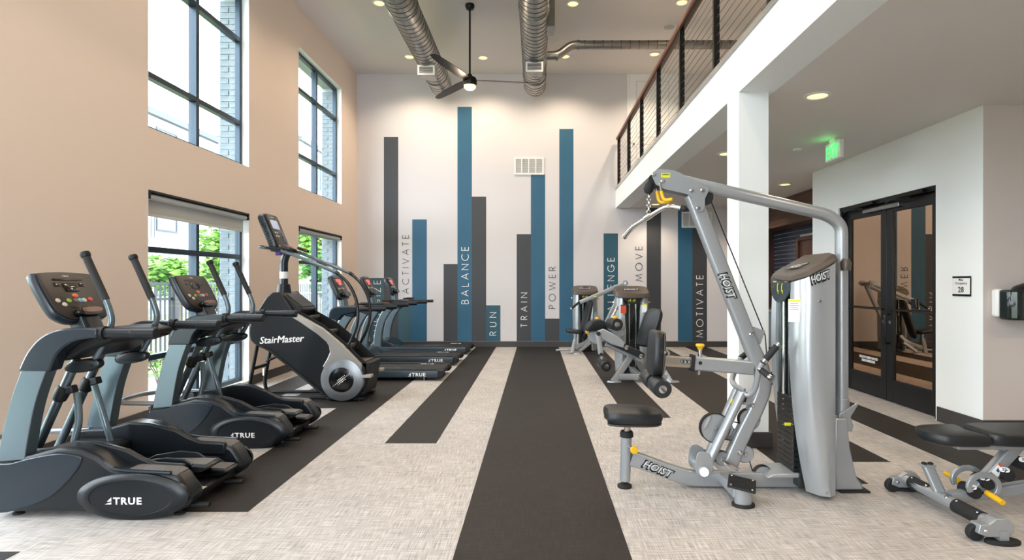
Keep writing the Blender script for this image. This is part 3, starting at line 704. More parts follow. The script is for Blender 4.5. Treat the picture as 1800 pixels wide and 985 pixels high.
t = thing('wall_niche_cabinet', 'dark wood framed niche set in the navy tile wall', 'cabinet', (TX, 10.6, 1.1))
bm = NB(); a, b, z0, z1 = 9.9, 11.27, 1.1, 2.31
box(bm, TX - .06, TX - .001, a, a + .07, z0, z1); box(bm, TX - .06, TX - .001, b - .07, b, z0, z1); box(bm, TX - .06, TX - .001, a + .07, b - .07, z1 - .07, z1); box(bm, TX - .06, TX - .001, a + .07, b - .07, z0, z0 + .07); obj('frame', bm, 'wood_panel_v', t, bevel=.003)
bm = NB(); box(bm, TX - .02, TX - .002, a + .07, b - .07, z0 + .07, z1 - .07); obj('back_panel', bm, 'wood_panel_v', t)
bm = NB(); box(bm, TX - .058, TX - .02, a + .07, b - .07, 1.68, 1.705); obj('shelf', bm, 'wood_panel', t)
# ---------------------------------------------------------------- equipment materials
mat('shell_black', '#13181d', .33, spec=.38)
mat('shell_gloss', '#1b2630', .24, spec=.5)
mat('shell_dark', '#101214', .5, spec=.35)
mat('rubber', '#17181a', .75, bump=.15, bscale=180)
mat('grip_foam', '#1d1e20', .7)
mat('tread_rubber', '#5c5a58', .6, bump=.6, bscale=120)
mat('mast_paint', '#6c7b83', .28, .6)
mat('tube_paint', '#66737b', .26, .6)
mat('console_face', '#2b2422', .4)
mat('console_shell', '#29313a', .3)
mat('screen_dark', '#14110f', .12)
mat('screen_lit', '#8d93a3', .2, emit=(.5, .55, .68), es=.5)
mat('screen_red', '#c33a34', .3, emit=(.95, .13, .1), es=.9)
mat('btn_orange', '#e2673c', .35); mat('btn_red', '#d8483f', .35); mat('btn_green', '#8fb63a', .35); mat('btn_blue', '#6fb2d8', .35); mat('btn_white', '#cfc6bd', .35); mat('btn_brown', '#7d5d50', .35)
mat('trim_silver', '#83878b', .32, .6)
mat('trim_champagne', '#a8a29c', .32, .6)
mat('step_beige', '#a09a94', .5)
mat('decal_white', '#f4f4f4', .4)
mat('decal_purple', '#5b3a86', .4)
mat('tread_brown', '#54473e', .5)
mat('tread_belt', '#141516', .65, bump=.1, bscale=300)
mat('rail_blue', '#39454e', .35, .3)

def logo_mark(name, s, O, R, U, size, m, parent, width, bold=.03, mark=True):
    """company lettering with the split triangle in front"""
    R_, U_ = Vector(R).normalized(), Vector(U).normalized(); O = Vector(O); N = R_.cross(U_)
    t = text(name, s, O + R_ * (size * .65), R, U, size, m, parent, width=width, bold=bold, space=1.15)
    if mark:
        b0 = O + R_ * (size * .65 - width / 2 - size * .25)
        bm = NB()
        for tri in (((-.95, -.5), (-.02, -.5), (-.02, -.2)), ((-.62, -.12), (-.02, .5), (-.02, -.08))):
            A = [bm.verts.new(b0 + R_ * (a * size) + U_ * (b * size)) for a, b in tri]; B = [bm.verts.new(v.co + N * .001) for v in A]
            face(bm, A); face(bm, B)
            for i in range(3): face(bm, [A[i], A[(i + 1) % 3], B[(i + 1) % 3], B[i]])
        obj('logo_mark', bm, m, parent, smooth=False)
    return t

# ================================================================ elliptical trainer
def make_elliptical():
    t = thing('elliptical_trainer', 'x', 'elliptical', (-2.7, 3.8, 0), 'elliptical trainers')
    hull = [(-3.29, .035), (-3.29, .20), (-3.27, .37), (-3.05, .385), (-2.88, .43), (-2.74, .415), (-2.64, .372), (-2.58, .325), (-2.52, .29), (-2.20, .272),
            (-2.155, .25), (-2.10, .17), (-2.075, .12), (-2.10, .07), (-2.17, .035)]
    top = [(-3.27, .37), (-3.05, .385), (-2.88, .43), (-2.74, .425), (-2.64, .40), (-2.55, .375), (-2.46, .325), (-2.38, .295), (-2.20, .285), (-2.20, .20), (-3.2, .20)]
    for s, (y0, y1, out) in enumerate(((3.42, 3.57, -1), (4.03, 4.18, 1))):
        bm = NB(); prism(bm, hull, y0, y1); h = obj('side_housing', bm, 'shell_black', t, bevel=.03, seg=3)
        yi0, yi1 = (y1 - .03, y1 + .012) if out < 0 else (y0 - .012, y0 + .03)
        bm = NB(); prism(bm, top, yi0, yi1); obj('inner_rim', bm, 'shell_black', h, bevel=.012)
        bm = NB(); pts = [(-2.50, .283), (-2.45, .292), (-2.20, .277), (-2.165, .262), (-2.17, .252), (-2.50, .262)]
        prism(bm, pts, y0 + .012, y1 - .02); obj('step_pad', bm, 'tread_rubber', h, bevel=.004)
        # rounded lip of the step
        bm = NB(); tube(bm, catmull([(-2.60, y0 + .012 if out < 0 else y1 - .012, .335), (-2.55, y0 + .006 if out < 0 else y1 - .006, .30), (-2.45, y0 + .006 if out < 0 else y1 - .006, .285), (-2.2, y0 + .006 if out < 0 else y1 - .006, .272)], 5), .012, 8); obj('step_lip', bm, 'shell_gloss', h)
        # glossy swept panel and oval bulge on the outer face
        yo = y0 if out < 0 else y1
        bm = NB(); sw = [(-3.27, .05), (-3.275, .30), (-3.15, .335), (-3.04, .365), (-2.88, .392), (-2.77, .38), (-2.73, .35), (-2.80, .24), (-2.92, .13), (-3.08, .065)]
        prism(bm, [(p.x, p.y) for p in catmull([(a, b, 0) for a, b in sw], 4, True)], yo + out * .007, yo - out * .01); obj('swept_panel', bm, 'shell_gloss', h, bevel=.006)
        bm = NB(); c = (-2.42, yo, .135)
        ax = (0, out, 0)
        lathe(bm, [(.335, -.01), (.335, .012), (.31, .026), (.27, .034), (.25, .034), (.245, .029), (0, .029)], c, ax, 48, 1, .42); bl = obj('oval_bulge', bm, 'shell_black', h)
        if out < 0: logo_mark('brand_lettering', 'TRUE', (-2.465, yo - .0295, .118), (1, 0, 0), (0, 0, 1), .042, 'decal_white', bl, .17)
        # feet
        for fx_ in (-3.18, -2.19):
            bm = NB(); lathe(bm, [(0, 0), (.03, 0), (.03, .012), (.012, .016), (.009, .05), (0, .05)], (fx_, (y0 + y1) / 2, 0)); obj('levelling_foot', bm, 'rubber', h)
        # mast: flat curved upright
        ym0, ym1 = (y0 + .0, y0 + .085) if out < 0 else (y1 - .085, y1)
        L = catmull([(-3.24, .34, 0), (-3.225, .45, 0), (-3.165, .70, 0), (-3.11, .86, 0), (-3.09, .91, 0)], 4); Rr = catmull([(-3.08, .34, 0), (-3.065, .45, 0), (-3.02, .68, 0), (-2.96, .86, 0), (-2.935, .91, 0)], 4)
        bm = NB(); prism(bm, [(p.x, p.y) for p in L] + [(p.x, p.y) for p in Rr][::-1], ym0, ym1); ms = obj('mast', bm, 'mast_paint', t, bevel=.008)
        A = catmull([(-3.115, .885, 0), (-3.06, 1.0, 0), (-2.98, 1.09, 0), (-2.87, 1.138, 0), (-2.74, 1.145, 0), (-2.64, 1.142, 0)], 4)
        B = catmull([(-2.925, .885, 0), (-2.88, .99, 0), (-2.79, 1.06, 0), (-2.70, 1.082, 0), (-2.64, 1.085, 0)], 4)
        bm = NB(); prism(bm, [(p.x, p.y) for p in A] + [(p.x, p.y) for p in B][::-1], ym0 - .006, ym1 + .006); obj('mast_cowl', bm, 'shell_gloss', ms, bevel=.014)
        yc = (ym0 + ym1) / 2
        bm = NB(); sweep(bm, [(-2.66, yc, 1.113), (-2.62, yc, 1.113)], circ(.042, 18)); obj('rail_collar', bm, 'shell_dark', ms)
        bm = NB(); sweep(bm, [(-2.64, yc, 1.113), (-2.45, yc, 1.113)], circ(.031, 16)); sweep(bm, [(-2.46, yc, 1.112), (-2.31, yc, 1.112)], circ(.035, 16)); obj('hand_rail', bm, 'shell_black', ms, bevel=.006)
        # moving arm: grip, bent tube, pivot boss, lower swing arm, link
        yh = y1 + .03 if out < 0 else y0 - .03
        dx = 0.0 if out < 0 else .02
        bm = NB(); tube(bm, [(-2.85 + dx, yh, 1.585), (-2.725 + dx, yh, 1.31)], .023, 14); ar = obj('arm_grip', bm, 'grip_foam', t)
        bm = NB(); lathe(bm, [(0, .028), (.026, .024), (.03, .008), (.026, -.008), (.02, -.012), (0, -.012)], (-2.852 + dx, yh, 1.59), (-.41, 0, .91), 14); obj('grip_cap', bm, 'shell_dark', ar)
        bm = NB(); tube(bm, catmull([(-2.728 + dx, yh, 1.315), (-2.70 + dx, yh, 1.24), (-2.69 + dx, yh, 1.17), (-2.72 + dx, yh, 1.07), (-2.80 + dx, yh, .92)], 5), .019, 14); obj('arm_tube', bm, 'tube_paint', ar)
        bm = NB(); pad(bm, sup(.115, .042, 24, 2.4), (-2.86 + dx, yh - .03, .895), (1, 0, .12), (0, 0, 1), (0, 1, 0), .06, .02); pv = obj('pivot_boss', bm, 'shell_black', t)
        bm = NB(); disc(bm, (-2.80 + dx, yh + (-.032 if out < 0 else .032), .90), (0, 1, 0), .012, .004, 12); obj('pivot_bolt', bm, 'shell_dark', pv)
        ysw = y1 + .07 if out < 0 else y0 - .07
        low = (-3.19, ysw, .37) if out < 0 else (-3.33, ysw, .27)
        hi = (-2.94, ysw, .93) if out < 0 else (-3.02, ysw, .95)
        bm = NB(); tube(bm, [hi, low], .027, 14); sa = obj('swing_arm', bm, 'tube_paint', t)
        hv, lv = Vector(hi), Vector(low); d = (lv - hv).normalized(); cp = hi[2] - .71; cpos = hv + d * (cp / abs(d.z))
        bm = NB(); lathe(bm, [(.028, -.05), (.04, -.042), (.043, 0), (.04, .042), (.028, .05)], cpos, d, 18); obox(bm, cpos + Vector((.04, .0, .02)), (.10, .05, .05), rotY(-15)); obj('link_collar', bm, 'shell_dark', sa, bevel=.008)
        le = Vector((-2.98, ysw + (.03 if out < 0 else -.03), .34)) if out < 0 else Vector((-2.90, ysw - .03, .24))
        bm = NB(); tube(bm, catmull([cpos + Vector((.075, .03 * -out, .0)), (cpos + le) / 2 + Vector((.045, .03 * -out, 0)), le, le + Vector((.14, 0, -.03))], 5), .021, 12); obj('link_tube', bm, 'mast_paint', sa)
    # pedals
    for y0, y1, dz, dx in ((3.615, 3.775, .105, 0), (3.825, 3.985, .01, .01)):
        bm = NB(); pl = [(-2.95 + dx, .13 + dz), (-2.62 + dx, .13 + dz), (-2.50 + dx, .15 + dz), (-2.20 + dx, .155 + dz), (-2.10 + dx, .15 + dz), (-2.085 + dx, .13 + dz), (-2.14 + dx, .105 + dz), (-2.55 + dx, .085 + dz), (-2.95 + dx, .09 + dz)]
        prism(bm, pl, y0, y1); p = obj('foot_pedal', bm, 'shell_black', t, bevel=.012)
        for ys_ in (y0, y1 - .014):
            bm = NB(); prism(bm, [(-2.62 + dx, .12 + dz), (-2.52 + dx, .175 + dz), (-2.36 + dx, .20 + dz), (-2.24 + dx, .19 + dz), (-2.19 + dx, .158 + dz), (-2.19 + dx, .12 + dz)], ys_, ys_ + .014); obj('pedal_rim', bm, 'shell_black', p, bevel=.004)
        bm = NB(); prism(bm, [(-2.55 + dx, .148 + dz), (-2.50 + dx, .154 + dz), (-2.20 + dx, .159 + dz), (-2.11 + dx, .154 + dz), (-2.11 + dx, .14 + dz), (-2.5 + dx, .13 + dz)], y0 + .018, y1 - .018); obj('pedal_tread', bm, 'tread_rubber', p)
    # rear stabiliser, pegs, front loop, crank housing
    bm = NB(); rtube(bm, [(-2.16, 3.50, .075), (-2.16, 4.10, .075)], .05, .05, ref=(0, 0, 1)); st = obj('rear_bar', bm, 'shell_dark', t)
    bm = NB(); box(bm, -2.19, -2.13, 3.56, 3.68, .1, .102); obj('warning_label', bm, 'decal_white', st)
    for y in (3.50, 3.90):
        bm = NB(); tube(bm, [(-2.17, y, .055), (-2.01, y, .055)], .015, 12); obj('rear_peg', bm, 'shell_dark', st)
    bm = NB(); box(bm, -3.25, -2.85, 3.575, 4.025, .10, .33); obj('crank_housing', bm, 'shell_dark', t, bevel=.04)
    bm = NB(); tube(bm, [(-3.2, 3.52, .36), (-3.60, 3.54, .36), (-3.70, 3.66, .36), (-3.70, 3.94, .36), (-3.60, 4.06, .36), (-3.2, 4.08, .36)], .022, 12, fil=.1); obj('front_loop', bm, 'trim_silver', t)
    # bridge under the console and console
    bm = NB(); prism(bm, [(-3.06, 1.0), (-2.98, 1.085), (-2.84, 1.125), (-2.70, 1.13), (-2.60, 1.10), (-2.62, 1.05), (-2.78, 1.0), (-2.92, .93)], 3.51, 4.09); br = obj('bridge_cover', bm, 'shell_dark', t, bevel=.02)
    bm = NB(); rtube(bm, [(-2.98, 3.8, 1.08), (-3.04, 3.8, 1.22)], .10, .16); obj('console_neck', bm, 'shell_gloss', br)
    T0, B0 = Vector((-3.165, 3.8, 1.495)), Vector((-2.985, 3.8, 1.165)); Vv = (T0 - B0).normalized(); Uu = Vector((0, 1, 0)); Nn = Uu.cross(Vv); Hh = (T0 - B0).length
    if Nn.x < 0: Nn = -Nn
    C0 = (T0 + B0) / 2
    ol = []
    for a, b in [(-.235, .16), (-.20, .18), (0, .19), (.20, .18), (.235, .16), (.245, .05), (.235, -.10), (.20, -.15), (.13, -.183), (0, -.19), (-.13, -.183), (-.20, -.15), (-.235, -.10), (-.245, .05)]: ol.append((a, b))
    ol = [(p.x, p.y) for p in catmull([(a, b, 0) for a, b in ol], 3, True)]
    bm = NB(); pad(bm, ol, C0 - Nn * .065, Uu, Vv, Nn, .065, .022); cs = obj('console', bm, 'console_shell', t)
    bm = NB(); pad(bm, [(a * .93, b * .94) for a, b in ol], C0 + Nn * .0, Uu, Vv, Nn, .006, .004); fc = obj('console_face', bm, 'console_face', cs)
    def plate(name, u0, u1, v0, v1, m, h=.003, z=.006):
        bm = NB(); pad(bm, [((u0 + u1) / 2 + a, (v0 + v1) / 2 + b) for a, b in sup((u1 - u0) / 2, (v1 - v0) / 2, 24, 8)], C0 + Nn * z, Uu, Vv, Nn, h, .001); return obj(name, bm, m, fc)
    plate('screen', -.075, .045, .03, .095, 'screen_dark'); plate('screen', -.14, -.09, .07, .095, 'screen_dark'); plate('screen', .06, .11, .07, .095, 'screen_dark')
    plate('screen', -.13, .12, .115, .128, 'screen_dark')
    text('brand_lettering', 'TRUE', C0 + Nn * .0065 + Vv * .148 - Uu * .01, Uu, Vv, .012, 'btn_white', fc, width=.05, bold=.03)
    for u, v, m in ((-.015, .0, 'btn_orange'), (-.17, -.032, 'btn_white'), (-.135, -.062, 'btn_white'), (-.085, -.035, 'btn_green'), (-.03, -.035, 'btn_brown'), (.005, -.035, 'btn_blue'), (.04, -.035, 'btn_white'), (.095, -.03, 'btn_red')):
        bm = NB(); pad(bm, [(u + a, v + b) for a, b in sup(.019 if m != 'btn_orange' else .024, .015, 18, 2)], C0 + Nn * .006, Uu, Vv, Nn, .004, .002); obj('button', bm, m, fc)
    plate('slot', -.10, .10, -.088, -.082, 'screen_dark')
    bm = NB(); pad(bm, [(.0 + a, -.135 + b) for a, b in sup(.11, .032, 24, 3)], C0 + Nn * .004, Uu, Vv, Nn, .045, .012); obj('media_tray', bm, 'glossy_black', cs)
    bm = NB(); pad(bm, [(.01 + a, -.128 + b) for a, b in sup(.085, .02, 24, 3)], C0 + Nn * .049, Uu, Vv, Nn, .003, .002); obj('tray_mat', bm, 'btn_brown', cs)
    return t
e1 = make_elliptical(); e1['label'] = 'elliptical trainer in the foreground, nearest the viewer, cut off at left edge'
e2 = copy_tree(e1); e2.location = (e1.location.x - .05, e1.location.y + 1.46, 0); e2['label'] = 'second elliptical trainer, between the nearest one and the stair climber'

# ================================================================ stair climber
def make_stair():
    t = thing('stair_climber', 'black stair climber with silver trim, tall console and rotating steps', 'stair machine', (-2.7, 7.05, 0))
    yn, yf = 6.78, 7.32
    hullc = [(-3.37, .685), (-3.41, .73), (-3.428, .80), (-3.428, .88), (-3.405, .965), (-3.36, 1.04), (-3.31, 1.11), (-3.22, 1.25), (-3.16, 1.30), (-3.06, 1.31), (-2.90, 1.075), (-2.54, .87), (-2.305, .675), (-2.10, .465), (-2.05, .40), (-2.03, .28), (-2.08, .12), (-2.2, .02), (-2.42, .015), (-2.52, .08), (-3.22, .63), (-3.33, .665)]
    for k, (y0, y1, out) in enumerate(((yn, yn + .05, -1), (yf - .05, yf, 1))):
        bm = NB(); prism(bm, hullc, y0, y1); sd = obj('side_shell', bm, 'shell_black', t, bevel=.015, seg=3)
        yo = y0 if out < 0 else y1
        # copper-lit lower rim tube
        bm = NB(); tube(bm, catmull([(-3.30, yo, .668), (-3.22, yo, .632), (-3.1, yo, .545), (-2.54, yo, .09)], 5), .016, 8); obj('edge_rim', bm, 'shell_dark', sd)
        # silver band with sweep down to the hub
        tr = [(-2.91, 1.085), (-2.875, 1.07), (-2.54, .88), (-2.305, .685), (-2.075, .445), (-2.08, .36), (-2.2, .36), (-2.45, .36), (-2.545, .42), (-2.49, .51), (-2.456, .59), (-2.47, .665), (-2.50, .715), (-2.60, .80), (-2.81, .945), (-2.90, 1.0)]
        bm = NB(); prism(bm, tr, yo + out * .022, yo - out * .02); obj('silver_band', bm, 'trim_champagne', sd, bevel=.01)
        c = (-2.31, yo, .265)
        bm = NB(); lathe(bm, [(.255, -.03), (.262, .0), (.25, .03), (.2, .045), (.148, .05), (.148, .03)], c, (0, out, 0), 48); hb = obj('hub_ring', bm, 'trim_silver', sd)
        bm = NB(); lathe(bm, [(0, .046), (.1, .045), (.143, .036), (.146, .028), (0, .028)], c, (0, out, 0), 40); hd = obj('hub_disc', bm, 'glossy_black', hb)
        if out < 0:
            bm = NB()
            for i in range(-6, 7):
                for j in (-1, 0, 1):
                    if (j and abs(i) > 3) or (j == 1 and i < -2) or (j == -1 and i > 2): continue
                    u, v = i * .0165 - j * .0125, i * .0125 + j * .0165
                    disc(bm, (c[0] + u, yo - .0465, c[2] + v), (0, 1, 0), .0085 - .0009 * abs(i) if not j else .007 - .0008 * abs(i), .003, 10)
            tag(obj('dot_emblem', bm, 'decal_white', hd), kind='stuff')
            R = Vector((1, 0, .055)).normalized(); U = Vector((-.055, 0, 1)).normalized()
            text('brand_lettering', 'StairMaster', (-3.035, yo - .001, .745), R, U, .085, 'decal_white', sd, width=.52, bold=.0, shear=.25)
            for du, dv, dn in ((.004, 0, .0012), (0, .003, .0024), (.004, .003, .0036)): text('brand_lettering', 'StairMaster', Vector((-3.035, yo - .001 - dn, .745)) + R * du + U * dv, R, U, .085, 'decal_white', sd, width=.53, bold=.0, shear=.25)
        bm = NB(); box(bm, -2.52, -2.07, yo - out * .05 - .02, yo - out * .05 + .06, .012, .04); bf = obj('base_plate', bm, 'shell_dark', t, bevel=.006)
        for fx_ in (-2.48, -2.12):
            bm = NB(); lathe(bm, [(0, 0), (.02, 0), (.02, .008), (.007, .01), (.007, .02), (0, .02)], (fx_, yo - out * .03, 0)); obj('levelling_foot', bm, 'rubber', bf)
        bm = NB(); obox(bm, (-2.07, yo - out * .02, .305), (.21, .11, .035)); obj('side_step', bm, 'step_beige', t, bevel=.006)
        # front leg
        yl = yo - out * .08
        bm = NB(); tube(bm, [(-3.36, yl, .70), (-3.46, yl, .18), (-3.44, yl, .03), (-2.5, yl, .03)], .022, 12, fil=.1); lg = obj('support_leg', bm, 'shell_dark', t)
        bm = NB(); box(bm, -3.475, -3.455, yl - .024, yl - .021, .24, .33); obj('leg_label', bm, 'decal_white', lg)
    bm = NB(); tube(bm, [(-3.42, 6.86, .38), (-3.42, 7.24, .38)], .02, 12); obj('cross_tube', bm, 'shell_dark', t)
    bm = NB(); tube(bm, [(-3.44, 7.24, .42), (-3.22, 7.24, .52)], .02, 12); obj('brace_tube', bm, 'shell_dark', t)
    # hood between the sides
    bm = NB(); hd_ = [(-3.40, .75), (-3.41, .93), (-3.30, 1.11), (-3.21, 1.24), (-3.15, 1.29), (-3.05, 1.30), (-2.86, 1.155), (-2.80, 1.09), (-2.92, .93), (-3.1, .8)]
    prism(bm, hd_, yn + .045, yf - .045); hood = obj('hood', bm, 'shell_black', t, bevel=.02)
    bm = NB(); prism(bm, [(-3.02, 1.29), (-2.86, 1.163), (-2.82, 1.13), (-2.83, 1.12), (-3.03, 1.27)], yn + .08, yf - .08); obj('hood_tray', bm, 'glossy_black', hood, bevel=.004)
    # revolving steps
    for k, (x0, z) in enumerate(((-2.985, 1.01), (-2.755, .83), (-2.525, .65), (-2.295, .465))):
        bm = NB(); box(bm, x0 - .02, x0 + .215, yn + .05, yf - .05, z - .03, z); s_ = obj('stair_tread', bm, 'shell_dark' if k == 0 else 'tread_brown', t, bevel=.006)
        bm = NB(); prism(bm, [(x0 - .02, z - .03), (x0 + .005, z - .03), (x0 + .005, z + .155 if k else z + .03), (x0 - .02, z + .155 if k else z + .03)], yn + .05, yf - .05) if k else prism(bm, [(x0 - .02, z - .03), (x0, z - .03), (x0, z + .02), (x0 - .02, z + .02)], yn + .05, yf - .05)
        obj('riser', bm, 'shell_dark', s_)
        bm = NB(); box(bm, x0 + .195, x0 + .222, yn + .052, yf - .052, z - .045, z + .004); obj('tread_nosing', bm, 'tread_rubber', s_, bevel=.003)
    bm = NB(); prism(bm, [(-2.0, .46), (-1.985, .45), (-2.05, .08), (-2.25, .03), (-2.42, .2), (-2.2, .45)], yn + .05, yf - .05); obj('kick_cover', bm, 'shell_dark', t, bevel=.02)
    for yy in (yn + .05, yf - .056):
        bm = NB(); prism(bm, [(-2.93, 1.13), (-2.54, .905), (-2.305, .71), (-2.04, .455), (-2.06, .3), (-2.95, .9)], yy, yy + .006); obj('inner_skirt', bm, 'shell_dark', t)
    # post and console
    yc = (yn + yf) / 2
    bm = NB(); lathe(bm, [(.0, -.02), (.10, -.02), (.085, .05), (.072, .13), (.05, .135), (0, .135)], (-3.13, yc, 1.27), (0, 0, 1), 20); obj('post_boot', bm, 'shell_black', t)
    bm = NB(); tube(bm, [(-3.13, yc, 1.30), (-3.13, yc, 1.72), (-3.04, yc, 1.86)], .048, 18, fil=.1); ps = obj('console_post', bm, 'shell_gloss', t)
    bm = NB(); lathe(bm, [(.049, 0), (.0495, .0), (.0495, .085), (.049, .085)], (-3.13, yc, 1.47)); obj('post_label', bm, 'decal_white', ps)
    T0, B0 = Vector((-3.30, yc, 2.27)), Vector((-3.12, yc, 1.83)); Vv = (T0 - B0).normalized(); Uu = Vector((0, 1, 0)); Nn = Uu.cross(Vv); Nn = Nn if Nn.x > 0 else -Nn; C0 = (T0 + B0) / 2
    bm = NB(); pad(bm, sup(.19, .245, 32, 7), C0 - Nn * .10, Uu, Vv, Nn, .10, .03); cs = obj('console', bm, 'console_shell', t)
    bm = NB(); pad(bm, sup(.172, .228, 32, 8), C0, Uu, Vv, Nn, .005, .003); fc = obj('console_face', bm, 'glossy_black', cs)
    for k in range(9):
        bm = NB(); obox(bm, C0 - Nn * .05 - Uu * .19 + Vv * (-.14 + k * .03), (.06, .008, .008), Matrix(((Nn.x, 0, Vv.x), (0, 1, 0), (Nn.z, 0, Vv.z)))); obj('vent_rib', bm, 'shell_dark', cs)
    def plate(name, u0, u1, v0, v1, m):
        bm = NB(); pad(bm, [((u0 + u1) / 2 + a, (v0 + v1) / 2 + b) for a, b in sup((u1 - u0) / 2, (v1 - v0) / 2, 20, 8)], C0 + Nn * .005, Uu, Vv, Nn, .003, .001); return obj(name, bm, m, fc)
    plate('screen', -.10, .09, .03, .15, 'screen_lit'); text('brand_lettering', 'StairMaster', C0 + Nn * .0055 + Vv * .19, Uu, Vv, .016, 'decal_white', fc, width=.09, shear=.2, bold=.02)
    for r_ in range(4):
        for c_ in range(4):
            if (r_, c_) in ((0, 2), (2, 0)): continue
            plate('button', -.10 + c_ * .055, -.065 + c_ * .055, -.03 - r_ * .045, -.01 - r_ * .045, 'btn_white' if c_ < 2 and r_ < 2 else 'tread_rubber')
    # handlebars
    bm = NB(); tube(bm, [(-3.02, 6.80, 1.80), (-3.26, 6.80, 1.845), (-3.36, 6.88, 1.85), (-3.36, 7.22, 1.85), (-3.26, 7.30, 1.845), (-3.02, 7.30, 1.80)], .019, 12, fil=.08); fr = obj('front_handlebar', bm, 'glossy_black', t)
    bm = NB(); obox(bm, (-3.13, yc, 1.82), (.16, .40, .05)); obj('console_shelf', bm, 'shell_dark', fr, bevel=.012)
    bm = NB(); obox(bm, (-3.14, 6.93, 1.775), (.07, .05, .05)); obj('cup_clip', bm, 'decal_purple', fr, bevel=.008)
    for yy, dy in ((6.80, 0), (7.30, 0)):
        bm = NB(); tube(bm, catmull([(-3.05, yy, 1.805), (-2.80, yy, 1.71), (-2.41, yy, 1.548), (-2.36, yy, 1.52)], 6), .021, 14); hr = obj('hand_rail', bm, 'tube_paint', t)
        bm = NB(); tube(bm, catmull([(-2.38, yy, 1.532), (-2.26, yy, 1.42), (-2.17, yy, 1.26), (-2.135, yy, 1.08), (-2.15, yy, .90), (-2.21, yy, .74), (-2.28, yy, .61)], 6), .019, 14); obj('rail_drop', bm, 'glossy_black', hr)
        bm = NB(); cyl(bm, (-2.40, yy, 1.546), (-2.36, yy, 1.518), .024, 14); obj('rail_sleeve', bm, 'shell_dark', hr)
        bm = NB(); lathe(bm, [(.019, 0), (.034, .0), (.038, -.04), (.034, -.06), (0, -.06)], (-2.275, yy, .63), (.4, 0, 1), 14); obj('rail_socket', bm, 'trim_silver', hr)
        bm = NB(); pad(bm, sup(.075, .035, 20, 3), (-3.0, yy, 1.825), (1, 0, -.35), (0, 1, 0), (.33, 0, .94), .035, .012); kp = obj('rail_keypad', bm, 'console_face', hr)
        bm = NB(); pad(bm, sup(.035, .02, 16, 3), (-2.988, yy, 1.858), (1, 0, -.35), (0, 1, 0), (.33, 0, .94), .004, .001); obj('keypad_button', bm, 'btn_red', kp)
    return t
make_stair()

